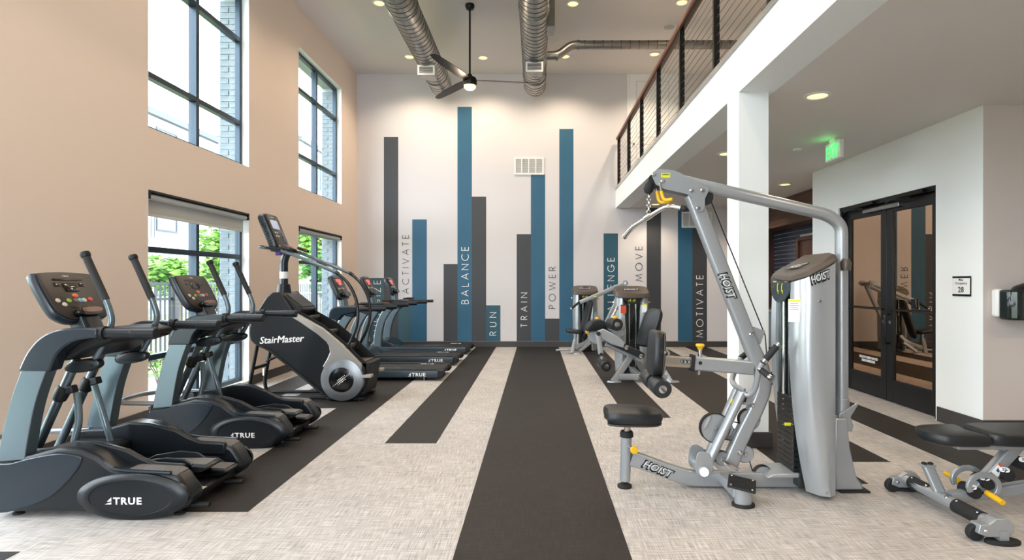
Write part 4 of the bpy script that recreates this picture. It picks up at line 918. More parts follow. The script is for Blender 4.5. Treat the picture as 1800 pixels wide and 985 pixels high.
# ================================================================ treadmill
def make_treadmill():
    Y0 = 8.2
    t = thing('treadmill', 'x', 'treadmill', (-2.4, Y0 + .39, 0), 'treadmills in a row')
    yn, yf = Y0, Y0 + .78
    for y0, y1, out in ((yn, yn + .12, -1), (yf - .12, yf, 1)):
        bm = NB(); rtube(bm, [(-3.25, (y0 + y1) / 2, .10), (-1.42, (y0 + y1) / 2, .098)], .108, .12, r=.016); r_ = obj('side_rail', bm, 'rail_blue', t)
        bm = NB(); prism(bm, [(-1.43, .042), (-1.43, .155), (-1.37, .152), (-1.335, .12), (-1.335, .075), (-1.36, .045)], y0 - .006, y1 + .006); obj('rail_end_cap', bm, 'shell_dark', r_, bevel=.01)
        bm = NB(); box(bm, -3.2, -1.44, y0 + .01, y1 - .01, .155, .163); obj('foot_strip', bm, 'rubber', r_)
        if out < 0: logo_mark('brand_lettering', 'TRUE', (-1.73, y0 - .001, .093), (1, 0, 0), (0, 0, 1), .05, 'decal_white', r_, .2)
        else: logo_mark('brand_lettering', 'TRUE', (-1.73, y0 - .001, .135), (1, 0, 0), (0, 0, 1), .05, 'decal_white', r_, .2)
        bm = NB(); lathe(bm, [(0, 0), (.035, 0), (.035, .01), (.012, .014), (.01, .05), (0, .05)], (-1.63, (y0 + y1) / 2, 0)); obj('levelling_foot', bm, 'steel', r_)
        bm = NB(); lathe(bm, [(0, 0), (.035, 0), (.035, .01), (.012, .014), (.01, .05), (0, .05)], (-3.15, (y0 + y1) / 2, 0)); obj('levelling_foot', bm, 'steel', r_)
        # upright: broad curved mast
        ym0, ym1 = (y0 + .01, y0 + .09) if out < 0 else (y1 - .09, y1 - .01)
        L = catmull([(-3.24, .15, 0), (-3.22, .40, 0), (-3.16, .66, 0), (-3.06, .86, 0), (-2.96, .97, 0)], 4); Rr = catmull([(-3.08, .15, 0), (-3.075, .36, 0), (-3.03, .60, 0), (-2.94, .79, 0), (-2.82, .94, 0)], 4)
        bm = NB(); prism(bm, [(p.x, p.y) for p in L] + [(p.x, p.y) for p in Rr][::-1], ym0, ym1); ms = obj('upright', bm, 'mast_paint', t, bevel=.012)
        A = catmull([(-3.0, .90, 0), (-2.985, 1.0, 0), (-2.93, 1.06, 0), (-2.82, 1.075, 0), (-2.6, 1.07, 0)], 4); B = catmull([(-2.86, .87, 0), (-2.78, .95, 0), (-2.6, .99, 0)], 4)
        bm = NB(); prism(bm, [(p.x, p.y) for p in A] + [(p.x, p.y) for p in B][::-1], ym0 - .01, ym1 + .012); obj('upright_cowl', bm, 'shell_gloss', ms, bevel=.015)
        yc = (ym0 + ym1) / 2
        bm = NB(); rtube(bm, [(-2.62, yc, 1.03), (-2.19, yc, 1.035)], .06, .055, r=.025); obj('hand_rail', bm, 'shell_black', ms)
    bm = NB(); box(bm, -2.95, -1.40, yn + .12, yf - .12, .07, .15); dk = obj('running_deck', bm, 'tread_belt', t, bevel=.01)
    bm = NB(); cyl(bm, (-1.40, yn + .12, .11), (-1.40, yf - .12, .11), .04, 16); obj('rear_roller', bm, 'tread_belt', dk)
    text('belt_lettering', 'TRUE', (-2.2, (yn + yf) / 2 - .12, .1502), (1, 0, 0), (0, 1, 0), .07, 'tread_rubber', dk, width=.36, bold=.03)
    bm = NB(); prism(bm, [(-3.30, .05), (-3.32, .18), (-3.25, .26), (-3.1, .285), (-2.92, .25), (-2.80, .165), (-2.80, .05)], yn + .02, yf - .02); obj('motor_hood', bm, 'shell_gloss', t, bevel=.04, seg=3)
    bm = NB(); prism(bm, [(-3.0, 1.0), (-2.96, 1.06), (-2.75, 1.075), (-2.62, 1.03), (-2.74, .99), (-2.9, .95)], yn + .09, yf - .09); br = obj('console_bridge', bm, 'shell_black', t, bevel=.018)
    yc = (yn + yf) / 2
    bm = NB(); tube(bm, [(-2.70, yc - .14, 1.10), (-2.55, yc - .14, 1.10), (-2.55, yc + .14, 1.10), (-2.70, yc + .14, 1.10)], .016, 10, fil=.04); obj('grip_bar', bm, 'shell_dark', br)
    bm = NB(); lathe(bm, [(0, .02), (.025, .018), (.03, 0), (0, 0)], (-2.64, yc, 1.07)); obj('stop_button', bm, 'btn_red', br)
    T0, B0 = Vector((-3.04, yc, 1.54)), Vector((-2.87, yc, 1.17)); Vv = (T0 - B0).normalized(); Uu = Vector((0, 1, 0)); Nn = Uu.cross(Vv); Nn = Nn if Nn.x > 0 else -Nn; C0 = (T0 + B0) / 2
    bm = NB(); pad(bm, sup(.24, .20, 32, 5), C0 - Nn * .07, Uu, Vv, Nn, .07, .025); cs = obj('console', bm, 'console_shell', t)
    bm = NB(); pad(bm, sup(.218, .182, 32, 5), C0, Uu, Vv, Nn, .005, .003); fc = obj('console_face', bm, 'glossy_black', cs)
    bm = NB(); rtube(bm, [(-2.90, yc, 1.05), (-2.93, yc, 1.2)], .08, .2); obj('console_neck', bm, 'mast_paint', cs)
    def plate(name, u0, u1, v0, v1, m):
        bm = NB(); pad(bm, [((u0 + u1) / 2 + a, (v0 + v1) / 2 + b) for a, b in sup((u1 - u0) / 2, (v1 - v0) / 2, 20, 8)], C0 + Nn * .005, Uu, Vv, Nn, .003, .001); return obj(name, bm, m, fc)
    plate('screen', -.10, .10, .075, .125, 'screen_red'); plate('screen', -.05, .07, .03, .07, 'screen_red'); plate('screen', -.17, .17, .135, .155, 'screen_dark')
    for k in range(6): plate('button', -.15 + k * .052, -.115 + k * .052, -.045, -.015, ('btn_white', 'btn_green', 'btn_brown', 'btn_blue', 'btn_white', 'btn_red')[k])
    bm = NB(); pad(bm, [(a, -.135 + b) for a, b in sup(.15, .04, 24, 3)], C0 + Nn * .004, Uu, Vv, Nn, .05, .012); obj('cup_tray', bm, 'glossy_black', cs)
    return t
t1 = make_treadmill(); t1['label'] = 'treadmill nearest the viewer, right behind the stair climber'
t2 = copy_tree(t1); t2.location.y += 1.49; t2['label'] = 'middle one of the three treadmills'
t3 = copy_tree(t1); t3.location.y += 2.97; t3.location.x += .03; t3['label'] = 'treadmill farthest back, next to the striped wall'
# ---------------------------------------------------------------- strength machines
mat('silver_paint', '#a0a4a8', .32, .45)
mat('silver_shroud', '#adb2b6', .26, .55)
mat('decal_silver', '#c8cbcd', .35, .2)
mat('nickel', '#b9b0a4', .25, .9)
mat('vinyl_pad', '#191c1f', .40, bump=.08, bscale=350)
mat('pad_edge', '#3a342f', .5)
mat('yellow_plastic', '#e8b51f', .35)
mat('label_yellow', '#d8dc2a', .4)
mat('label_orange', '#d4552a', .4)
mat('cap_brown', '#4a423d', .38)
mat('stack_black', '#16181a', .4, .3)
mat('cable_black', '#101010', .5)
mat('sticker_ink', '#5a5f63', .5)
def V3(px, py, Y): x, z = W(px, py, Y); return Vector((x, Y, z))
def bolt(parent, c, axis=(0, 1, 0), r=.013, t=.012, m='chrome'):
    a = Vector(axis); bm = NB(); lathe(bm, [(0, t), (r * .7, t * .9), (r, t * .4), (r, 0), (0, 0)], c, a, 12); return obj('bolt', bm, m, parent)
def hoist(O, R, U, size, parent, width, N=None):
    R_, U_ = Vector(R).normalized(), Vector(U).normalized(); N_ = R_.cross(U_); O = Vector(O)
    a = text('logo_shadow', 'HOIST', O, R, U, size * 1.15, 'glossy_black', parent, width=width * 1.12, bold=.07, shear=.25)
    return text('logo_lettering', 'HOIST', O + N_ * .0015 + U_ * size * .04 + R_ * size * .04, R, U, size * .95, 'decal_silver', parent, width=width * 1.02, bold=.022, shear=.25)
def roller_pad(parent, a, b, r, name='roller_pad'):
    a, b = Vector(a), Vector(b); d = (b - a).normalized(); L = (b - a).length
    bm = NB(); lathe(bm, [(r * .35, 0), (r * .9, 0), (r, .012), (r, L - .012), (r * .9, L), (r * .35, L)], a, d, 22); p = obj(name, bm, 'vinyl_pad', parent)
    bm = NB(); lathe(bm, [(0, -.006), (r * .42, -.004), (r * .45, .004), (0, .004)], a, d, 18); obj('roller_end_cap', bm, 'chrome', p)
    bm = NB(); lathe(bm, [(0, L + .006), (r * .42, L + .004), (r * .45, L - .004), (0, L - .004)], a, d, 18); obj('roller_end_cap', bm, 'chrome', p)
    return p
def pop_pin(parent, c, axis, s=1.0):
    bm = NB(); lathe(bm, [(.011 * s, 0), (.014 * s, .0), (.014 * s, .05 * s), (.011 * s, .05 * s)], c, axis, 12); p = obj('pin_sleeve', bm, 'chrome', parent)
    bm = NB(); lathe(bm, [(0, .085 * s), (.026 * s, .083 * s), (.03 * s, .072 * s), (.022 * s, .062 * s), (.014 * s, .045 * s), (0, .045 * s)], c, axis, 16); obj('pin_knob', bm, 'yellow_plastic', p)

# ================================================================ lat pulldown / row machine
def make_lat():
    Y = 3.95
    t = thing('lat_pulldown_machine', 'silver lat pulldown and row cable machine beside the column', 'exercise machine', (1.5, Y, 0))
    X = lambda px, py, yy=Y: V3(px, py, yy)
    # base boom and seat
    bm = NB(); rtube(bm, fillet([(.655, Y, .205), (.90, Y, .115), (1.06, Y, .062), (1.86, Y, .055)], .12), .10, .075); boom = obj('base_boom', bm, 'silver_paint', t)
    Rd = Vector((1.0, 0, -.40)).normalized(); Ud = Vector((.40, 0, 1)).normalized()
    hoist((.835, Y - .0385, .137), Rd, Ud, .05, boom, .21)
    bm = NB(); cyl(bm, (.615, Y, .045), (.625, Y, .36), .037, 20); sp = obj('seat_post', bm, 'silver_paint', t)
    bm = NB(); lathe(bm, [(.03, 0), (.046, .005), (.046, .03), (.04, .045), (.02, .045)], (.626, Y, .345)); obj('post_collar', bm, 'rubber', sp)
    bm = NB(); cyl(bm, (.627, Y, .35), (.634, Y, .46), .023, 16); obj('seat_stem', bm, 'nickel', sp)
    bm = NB(); lathe(bm, [(0, 0), (.05, 0), (.05, .015), (.03, .026), (.009, .03), (.009, .05), (0, .05)], (.612, Y, 0)); obj('levelling_foot', bm, 'rubber', sp)
    pop_pin(sp, (.648, Y - .03, .285), (.2, -1, 0), .95)
    ol = [(p.x, p.y) for p in catmull([(-.19, -.10, 0), (-.165, -.15, 0), (-.05, -.16, 0), (.09, -.15, 0), (.18, -.10, 0), (.205, 0, 0), (.18, .10, 0), (.09, .15, 0), (-.05, .16, 0), (-.165, .15, 0), (-.19, .10, 0), (-.175, 0, 0)], 4, True)]
    bm = NB(); pad(bm, ol, (.665, Y, .46), (1, 0, -.03), (0, 1, 0), (.03, 0, 1), .085, .03); st = obj('seat_pad', bm, 'vinyl_pad', t)
    bm = NB(); pad(bm, [(a * .97, b * .97) for a, b in ol], (.665, Y, .452), (1, 0, -.03), (0, 1, 0), (.03, 0, 1), .012, .003); obj('seat_board', bm, 'pad_edge', st)
    # mast
    path = catmull([(1.335, Y, .15), (1.425, Y, .36), (1.52, Y, .55), (1.572, Y, .70), (1.555, Y, .83), (1.495, Y, .965)], 6) + [Vector((1.08, Y, 2.03))]
    bm = NB(); rtube(bm, path, .105, .075, r=.02); mast = obj('main_mast', bm, 'silver_paint', t)
    Rm = (Vector((1.495, 0, .965)) - Vector((1.08, 0, 2.03))).normalized(); Um = Vector((-Rm.z, 0, Rm.x)); Um = Um if Um.x > 0 else -Um
    hoist(X(1279, 503, Y - .04), Rm, Um, .055, mast, .185)
    bm = NB(); obox(bm, X(1330, 590, Y), (.085, .02, .10), rotY(20)); obox(bm, X(1330, 590, Y + .045), (.085, .02, .10), rotY(20)); pb = obj('cable_bracket', bm, 'silver_paint', mast, bevel=.003)
    for q in ((1321, 588), (1322.5, 713), (1301, 797)): bolt(mast, X(q[0], q[1], Y - .038), (0, -1, 0), .017)
    # head plates
    hp = [(1143.6, 312), (1147, 304), (1157, 300.3), (1181, 302), (1194, 307.5), (1201, 312), (1242.7, 333.5), (1241, 340), (1235.5, 351), (1235, 366), (1231.5, 373), (1225, 374.5), (1220, 369.6), (1216.7, 358), (1211, 349), (1203.7, 343.6), (1164.7, 334.7), (1150, 327)]
    for y0, nm in ((Y - .055, 'head_plate'), (Y + .045, 'head_plate')):
        bm = NB(); prism(bm, WX(hp, Y), y0, y0 + .01); p = obj(nm, bm, 'silver_paint', t, bevel=.002)
        if y0 < Y:
            for q in ((1149.5, 307), (1165.5, 318.5), (1216, 335), (1235, 334.5), (1227.5, 366)): bolt(p, X(q[0], q[1], y0), (0, -1, 0), .016, m='chrome')
            a, b = X(1162, 304.5, y0), X(1178, 312.5, y0)
            bm = NB(); box(bm, a.x, b.x, y0 - .0015, y0, b.z, a.z); wl = obj('warning_label', bm, 'label_yellow', p)
            text('label_print', 'WARNING', ((a.x + b.x) / 2, y0 - .002, (a.z + b.z) / 2 + .006), (1, 0, 0), (0, 0, 1), .009, 'glossy_black', wl, width=.05, bold=.02)
    for q, r in (((1153, 318), .055), ((1238, 347), .058)):
        bm = NB(); lathe(bm, [(0, -.02), (r, -.02), (r * .86, 0), (r, .02), (0, .02)], X(q[0], q[1], Y), (0, 1, 0), 24); obj('pulley_wheel', bm, 'cable_black', t)
    for dy, sx in ((-.03, 1.5), (.03, -6)):
        a = X(1158 + sx, 321, Y + dy - .03)
        bm = NB(); tube(bm, [a, X(1161 + sx, 338, Y + dy - .03)], .009, 10); hk = obj('bar_hook', bm, 'chrome', t)
        bm = NB(); tube(bm, [X(1160.5 + sx, 336, Y + dy - .03), X(1165 + sx, 353 + (0 if sx > 0 else 4), Y + dy - .03), X(1181 + sx * .7, 350.5 + (0 if sx > 0 else 4), Y + dy - .07)], .0125, 12, fil=.03); obj('hook_sleeve', bm, 'yellow_plastic', hk)
    # top tube and rear post
    bm = NB(); tube(bm, [X(1184, 315), X(1455, 378), X(1479, 396), Vector((2.118, Y, .60))], .0425, 20, fil=.2); tt = obj('top_tube', bm, 'silver_paint', t)
    bm = NB(); cyl(bm, (2.118, Y, .62), (2.118, Y, .5), .05, 16); prism(bm, [(2.07, .52), (2.2, .60), (2.2, .58), (2.15, .50), (2.17, .44), (2.16, .40), (2.08, .40)], Y - .06, Y - .05); obj('post_bracket', bm, 'silver_paint', tt, bevel=.004)
    # cable
    bm = NB(); tube(bm, [X(1245.5, 343), X(1345, 590), X(1349, 640)], .0042, 6); obj('pull_cable', bm, 'cable_black', t)
    bm = NB(); tube(bm, [X(1318, 749), X(1286, 741)], .004, 6); obj('low_cable', bm, 'cable_black', t)
    for qa, qb in (((1295, 776), (1270, 772)), ((1314, 800), (1324, 832))):
        bm = NB(); tube(bm, [X(*qa), X(*qb)], .004, 6); obj('low_cable', bm, 'cable_black', t)
    # ball stop, chain and lat bar
    c = X(1141, 330)
    bm = NB(); lathe(bm, [(0, .045), (.022, .04), (.034, .02), (.034, -.02), (.022, -.04), (0, -.045)], c, (.35, 0, 1), 16); bs = obj('ball_stop', bm, 'rubber', t)
    bar = catmull([X(1097.5, 417, 4.12), X(1108, 402, 4.07)], 2) + fillet([X(1110, 400, 4.06), X(1172, 361.5, 3.80), X(1202, 367, 3.74)], .06)[1:]
    bar = fillet([X(1097.5, 417, 4.12), X(1110, 400.5, 4.06), X(1172, 361.5, 3.80), X(1202, 367, 3.74)], .05)
    bm = NB(); sweep(bm, bar, circ(.0165, 14), ref=(0, 0, 1)); lb = obj('lat_bar', bm, 'chrome', t)
    bm = NB(); d = (bar[-1] - bar[-2]).normalized(); lathe(bm, [(.0185, -.02), (.021, -.018), (.021, .01), (.017, .014), (0, .014)], bar[-1], d, 16); obj('bar_end_plug', bm, 'rubber', lb)
    bm = NB(); d = (bar[0] - bar[1]).normalized(); lathe(bm, [(.0165, -.012), (.019, -.01), (.019, .004), (0, .006)], bar[0], d, 16); obj('bar_end_plug', bm, 'chrome', lb)
    m0 = X(1140, 381, 3.935)
    bm = NB(); lathe(bm, [(.017, -.03), (.022, -.03), (.022, .03), (.017, .03)], m0, (X(1172, 361.5, 3.80) - X(1110, 400, 4.06)).normalized(), 16); obj('bar_swivel', bm, 'chrome', lb)
    top_c = c + Vector((.0, 0, -.05)); n = 6
    for k in range(n):
        p = top_c.lerp(m0 + Vector((0, 0, .02)), (k + .5) / n); d = (m0 - top_c).normalized(); L = (m0 - top_c).length / n * .62
        side = Vector((1, 0, 0)) if k % 2 else Vector((0, 1, 0)); loop = [p + d * (L * math.cos(a)) + side * (.011 * math.sin(a)) for a in [2 * PI * i / 14 for i in range(14)]]
        bm = NB(); sweep(bm, loop + [loop[0]], circ(.0038, 6), ref=d.cross(side), cap=False); obj('chain_link', bm, 'chrome', lb)
    # row arm with chest pad
    a0, a1 = X(1216, 638), X(1322, 647)
    bm = NB(); rtube(bm, [a0, a1], .095, .07, r=.014); arm = obj('pad_beam', bm, 'silver_paint', t)
    bm = NB(); rtube(bm, [X(1166, 634), a0 + Vector((.03, 0, 0))], .075, .052, r=.01); ext = obj('pad_beam_slider', bm, 'nickel', arm)
    bm = NB(); rtube(bm, [X(1213.5, 637.5), X(1219, 638)], .112, .088, r=.014); obj('beam_collar', bm, 'rubber', arm)
    a = X(1205, 636, Y - .027); bm = NB(); pad(bm, sup(.035, .012, 20, 4), (a.x, a.y, a.z), (1, 0, -.08), (0, 0, 1), (0, -1, 0), .0015, .0005); ns = obj('setting_strip', bm, 'rail_blue', ext)
    text('setting_numbers', '1 2 3', (a.x, a.y - .002, a.z), (1, 0, -.08), (0, 0, 1), .014, 'decal_white', ns, width=.055)
    disc_c = X(1231, 638.5, Y - .0355); bm = NB(); disc(bm, disc_c, (0, 1, 0), .013, .003, 18); obj('beam_badge', bm, 'rubber', arm)
    pop_pin(arm, X(1230.5, 627, Y), (0, 0, 1), 1.05)
    bolt(arm, X(1228, 652, Y), (0, 0, -1), .013, .03)
    # chest pad
    n_ = Vector((-1, 0, .07)).normalized(); v_ = Vector((.07, 0, 1)).normalized()
    pc = Vector((.855, Y, .93)); ol = [(p.x, p.y) for p in catmull([(-.11, .14, 0), (-.05, .155, 0), (.05, .155, 0), (.11, .14, 0), (.14, .0, 0), (.125, -.12, 0), (.06, -.155, 0), (-.06, -.155, 0), (-.125, -.12, 0), (-.14, .0, 0)], 4, True)]
    bm = NB(); pad(bm, ol, pc, (0, 1, 0), v_, n_, .065, .02); cp = obj('chest_pad', bm, 'vinyl_pad', t)
    bm = NB(); pad(bm, [(a * .97, b * .97) for a, b in ol], pc - n_ * .012, (0, 1, 0), v_, n_, .014, .003); obj('pad_board', bm, 'pad_edge', cp)
    bm = NB(); tube(bm, [pc + Vector((.02, 0, .05)), pc + Vector((.06, 0, .0)), (.86, Y, .72)], .014, 10); obj('pad_stem', bm, 'chrome', cp)
    bm = NB(); cyl(bm, (.855, Y - .17, .955), (.855, Y + .2, .955), .009, 10); obj('pad_axle', bm, 'chrome', cp)
    rp = roller_pad(t, (.822, 3.70, .725), (.822, 3.915, .725), .062); roller_pad(t, (.822, 3.985, .725), (.822, 4.2, .725), .062)
    bm = NB(); cyl(bm, (.822, 3.70, .725), (.822, 4.2, .725), .016, 12); obj('roller_axle', bm, 'chrome', rp)
    # low row arm: twin tubes, handle yoke, grips
    for dy, (q0, q1) in ((-.075, ((1305, 690), (1246, 812))), (.05, ((1296, 686), (1243, 806)))):
        bm = NB(); sweep(bm, [X(q0[0], q0[1], Y + dy), X(q1[0], q1[1], Y + dy)], circ(.031, 16) if dy < 0 else rrect(.055, .05)); la = obj('row_arm_tube', bm, 'silver_paint', t)
    a, b = X(1294, 700, Y + .03), X(1288, 712, Y + .03); bm = NB(); obox(bm, (a + b) / 2 + Vector((-.012, -.03, 0)), (.045, .02, .03), rotY(28)); obj('yellow_sticker', bm, 'label_yellow', la)
    bm = NB(); tube(bm, [X(1304, 690, 3.87), X(1316, 697, 3.85), X(1327, 686, 3.82), X(1334, 650, 3.78), X(1341, 638, 3.76)], .019, 12, fil=.05); hd = obj('row_handle', bm, 'silver_paint', t)
    bm = NB(); tube(bm, [X(1341, 638, 3.76), X(1367, 607, 3.72)], .0215, 14); gp = obj('handle_grip', bm, 'grip_foam', hd)
    for q in ((1343, 635, 3.755), (1367, 606.5, 3.72)):
        bm = NB(); disc(bm, X(*q), (.62, 0, .78), .027, .022, 18); obj('grip_ring', bm, 'chrome', gp)
    bm = NB(); tube(bm, [X(1337, 650, 3.78), X(1355, 665, 3.68)], .0215, 14); gp = obj('handle_grip', bm, 'grip_foam', hd)
    for q in ((1338, 650.5, 3.775), (1355.5, 665, 3.68)):
        bm = NB(); disc(bm, X(*q), (.4, -.8, -.35), .028, .02, 18); obj('grip_ring', bm, 'chrome', gp)
    bm = NB(); tube(bm, [X(1308, 688, 4.0), X(1293, 680, 4.05), X(1286, 670, 4.1), X(1290, 656, 4.14), X(1302, 630, 4.18)], .019, 12, fil=.05); hd2 = obj('row_handle', bm, 'silver_paint', t)
    bm = NB(); tube(bm, [X(1302, 630, 4.18), X(1312, 622, 4.22)], .0215, 12); obj('handle_grip', bm, 'grip_foam', hd2)
    pv = Vector((1.128, Y, .145))
    bm = NB(); cyl(bm, pv + Vector((0, -.12, 0)), pv + Vector((0, .10, 0)), .036, 20); pvo = obj('arm_pivot', bm, 'silver_paint', t)
    bm = NB(); disc(bm, pv + Vector((0, -.125, 0)), (0, 1, 0), .031, .012, 20); obj('pivot_cap', bm, 'decal_white', pvo)
    bo = [(p.x, p.y) for p in catmull([(1.075, .15, 0), (1.085, .25, 0), (1.12, .275, 0), (1.17, .255, 0), (1.195, .21, 0), (1.185, .14, 0), (1.15, .105, 0), (1.105, .11, 0)], 4, True)]
    for y0_ in (Y - .105, Y + .07):
        bm = NB(); prism(bm, bo, y0_, y0_ + .01); obj('pivot_bracket', bm, 'silver_paint', pvo, bevel=.002)
    # cross brace with bolts, bumper, pulleys
    bm = NB(); tube(bm, [X(1268, 808, 3.86), X(1298, 826, 3.86)], .012, 10); obj('adjuster_rod', bm, 'chrome', t)
    bm = NB(); rtube(bm, [X(1306, 703), X(1322, 706)], .06, .06); obj('stop_block', bm, 'silver_paint', mast); bm = NB(); rtube(bm, [X(1303, 699.5, 3.94), X(1310, 701, 3.94)], .05, .05); obj('stop_bumper', bm, 'rubber', mast)
    for q, r in (((1256, 752), .105), ((1316, 737), .075), ((1308, 797), .062), ((1340, 835), .068), ((1268, 805), .05)):
        c = X(q[0], q[1], Y + .0)
        bm = NB(); lathe(bm, [(0, -.018), (r, -.018), (r * .88, 0), (r, .018), (0, .018)], c, (0, 1, 0), 28); p = obj('pulley_wheel', bm, 'cable_black', t)
        bm = NB(); lathe(bm, [(r * .93, -.024), (r * .93, -.019), (0, -.019), (0, -.024)], c, (0, 1, 0), 28); obj('pulley_cover', bm, 'silver_paint', p); bolt(p, c + Vector((0, -.024, 0)), (0, -1, 0), .012)
    bm = NB(); prism(bm, WX([(1236, 752), (1245, 731), (1252, 731), (1290, 750), (1296, 765), (1270, 775)], Y), Y + .03, Y + .04); obj('pulley_plate', bm, 'silver_paint', t, bevel=.003)
    bm = NB(); prism(bm, WX([(1235.5, 751.5), (1245, 730.5), (1249, 732), (1239.5, 753)], Y), Y - .03, Y + .04); obj('plate_flange', bm, 'silver_paint', t, bevel=.003)
    # foot plates on pedestals
    for yy, sgn in ((3.62, -1), (4.28, 1)):
        bm = NB(); prism(bm, [(1.25, .045), (1.36, .045), (1.35, .11), (1.26, .11)], min(yy, Y + sgn * .02), max(yy, Y + sgn * .02)); sp_ = obj('foot_strut', bm, 'silver_paint', t, bevel=.01)
        bm = NB(); lathe(bm, [(.055, .012), (.055, .11), (0, .11)], (1.315, yy, 0), (0, 0, 1), 20, 1, .8); obj('foot_pedestal', bm, 'silver_paint', sp_)
        bm = NB(); lathe(bm, [(0, 0), (.072, 0), (.072, .014), (.066, .018), (0, .018)], (1.315, yy, 0), (0, 0, 1), 24, 1, .85); obj('pedestal_pad', bm, 'rubber', sp_)
        tl = Matrix.Rotation(math.radians(9 * -sgn), 3, 'X'); bm = NB()
        R3 = rotZ(-22) @ tl @ rotY(8)
        obox(bm, (1.31, yy - sgn * .01, .135), (.17, .16, .014), R3); fp = obj('foot_plate', bm, 'rubber', sp_, bevel=.005)
        for k in range(9):
            bm = NB(); obox(bm, Vector((1.31, yy - sgn * .01, .135)) + R3 @ Vector((-.072 + k * .018, 0, .0085)), (.007, .145, .004), R3); obj('foot_plate_rib', bm, 'rubber', fp)
        for u, v in ((-.065, -.062), (.065, -.062), (-.065, .062), (.065, .062)): bolt(fp, Vector((1.31, yy - sgn * .01, .135)) + R3 @ Vector((u, v, .007)), R3 @ Vector((0, 0, 1)), .009, .006)
    bm = NB(); prism(bm, [(1.55, .10), (1.60, .13), (1.9, .14), (1.9, .1)], Y - .12, Y + .12); obj('base_gusset', bm, 'silver_paint', t, bevel=.01)
    bm = NB(); rtube(bm, [(2.10, Y - .06, .045), (2.10, Y + .25, .045)], .05, .09, ref=(0, 0, 1)); rb = obj('rear_foot', bm, 'silver_paint', t)
    bm = NB(); prism(bm, [(2.02, .50), (2.105, .50), (2.125, .3), (2.17, .10), (2.215, .04), (2.215, .012), (2.02, .012)], Y - .1, Y - .02); obj('rear_leg', bm, 'silver_paint', rb, bevel=.012)
    bm = NB(); box(bm, 2.05, 2.25, Y - .12, Y + .12, 0, .014); obj('rear_foot_pad', bm, 'rubber', rb, bevel=.003)
    # weight tower
    def shell(sgn):
        yo = Y + sgn * .27; yi = Y + (-.13 if sgn < 0 else .20); fx0 = 1.695 if sgn < 0 else 1.735
        prof = []
        for k in range(13):                                   # height, front X bow
            z = .03 + (1.425 - .03) * k / 12; u = k / 12
            xf = fx0 + .10 * (1 - u) ** 2.4 - .02 * math.sin(u * PI)
            prof.append((z, xf))
        bm = NB(); rows = []
        for z, xf in prof:
            pl = [(xf + .02, yi), (xf, yi + sgn * .03), (xf + .01, yi + sgn * .05), (xf + .05, yo - sgn * .02), (xf + .11, yo), (1.90, yo - sgn * .006), (1.95, yo - sgn * .03), (1.96, yi)]
            zz = [z + (0.0 if z < 1.2 else (p[0] - 1.70) * .5) * min(1, max(0, (z - 1.2) / .225)) for p in pl]
            rows.append([bm.verts.new((p[0], p[1], w)) for p, w in zip(pl, zz)])
        for A, B in zip(rows[:-1], rows[1:]):
            for j in range(len(A)): face(bm, [A[j], A[(j + 1) % len(A)], B[(j + 1) % len(A)], B[j]])
        face(bm, rows[0]); face(bm, rows[-1])
        return obj('side_shroud', bm, 'silver_shroud', t, ang=50)
    sn = shell(-1); shell(1)
    bolt(sn, (1.83, Y - .27, 1.30), (0, -1, 0), .012); bolt(sn, (1.88, Y - .265, .06), (0, -1, 0), .01)
    hoist((1.835, Y - .272, 1.455), (1, 0, .36), (-.36, 0, 1), .05, sn, .13)
    # instruction sticker on the shroud's front curve
    Rn = Vector((.8, -.6, 0)).normalized()
    so = Vector((1.698, Y - .205, 1.235))
    bm = NB(); prism_pts = None
    obox(bm, so + Vector((.0, -.0, 0)), (.075, .004, .15), rotZ(math.degrees(math.atan2(-.6, .8)))); stk = obj('instruction_sticker', bm, 'decal_white', sn)
    bm = NB(); obox(bm, so + Vector((-.0018, -.0024, .065)), (.075, .0015, .016), rotZ(math.degrees(math.atan2(-.6, .8)))); obj('sticker_band', bm, 'label_yellow', stk)
    for k, wd in enumerate((.05, .058, .045, .055)):
        bm = NB(); obox(bm, so + Vector((-.0015, -.002, .045 - k * .012)), (wd, .0012, .004), rotZ(math.degrees(math.atan2(-.6, .8)))); obj('sticker_print', bm, 'sticker_ink', stk)
    bm = NB(); prism(bm, [(1.765, Y - .14), (1.765, Y + .22), (1.93, Y + .22), (1.93, Y - .14)], .04, 1.45, 'Z'); obj('tower_core', bm, 'smoked_plastic', t)
    for k in range(15):
        bm = NB(); box(bm, 1.735, 1.77, Y - .11, Y + .15, .10 + k * .036, .132 + k * .036); wp = obj('weight_plate', bm, 'stack_black', t, bevel=.002)
    bm = NB(); cyl(bm, (1.74, Y - .06, .45), (1.70, Y - .06, .45), .012, 12); obj('selector_pin', bm, 'label_yellow', t)
    for yy in (Y - .075, Y + .075):
        bm = NB(); cyl(bm, (1.75, yy, .1), (1.75, yy, 1.42), .012, 10); obj('guide_rod', bm, 'chrome', t)
    # placard on the front
    po = [(p.x, p.y) for p in catmull([(-.105, .07, 0), (.105, .07, 0), (.11, .02, 0), (.09, -.035, 0), (.045, -.075, 0), (0, -.082, 0), (-.045, -.075, 0), (-.09, -.035, 0), (-.11, .02, 0)], 4, True)]
    P0 = Vector((1.715, Y + .03, 1.375)); po = [(a * 1.5, b * 1.12) for a, b in po]; Rp, Up, Np = Vector((0, -1, 0)), Vector((.12, 0, 1)).normalized(), Vector((-1, 0, .12)).normalized()
    bm = NB(); pad(bm, po, P0, Rp, Up, Np, .01, .002); pl = obj('exercise_placard', bm, 'rail_blue', t)
    for u in (-.10, .085):
        bm = NB(); obox(bm, P0 + Rp * u + Up * .05 + Np * .011, (.003, .05, .008)); obj('placard_bar', bm, 'label_yellow', pl)
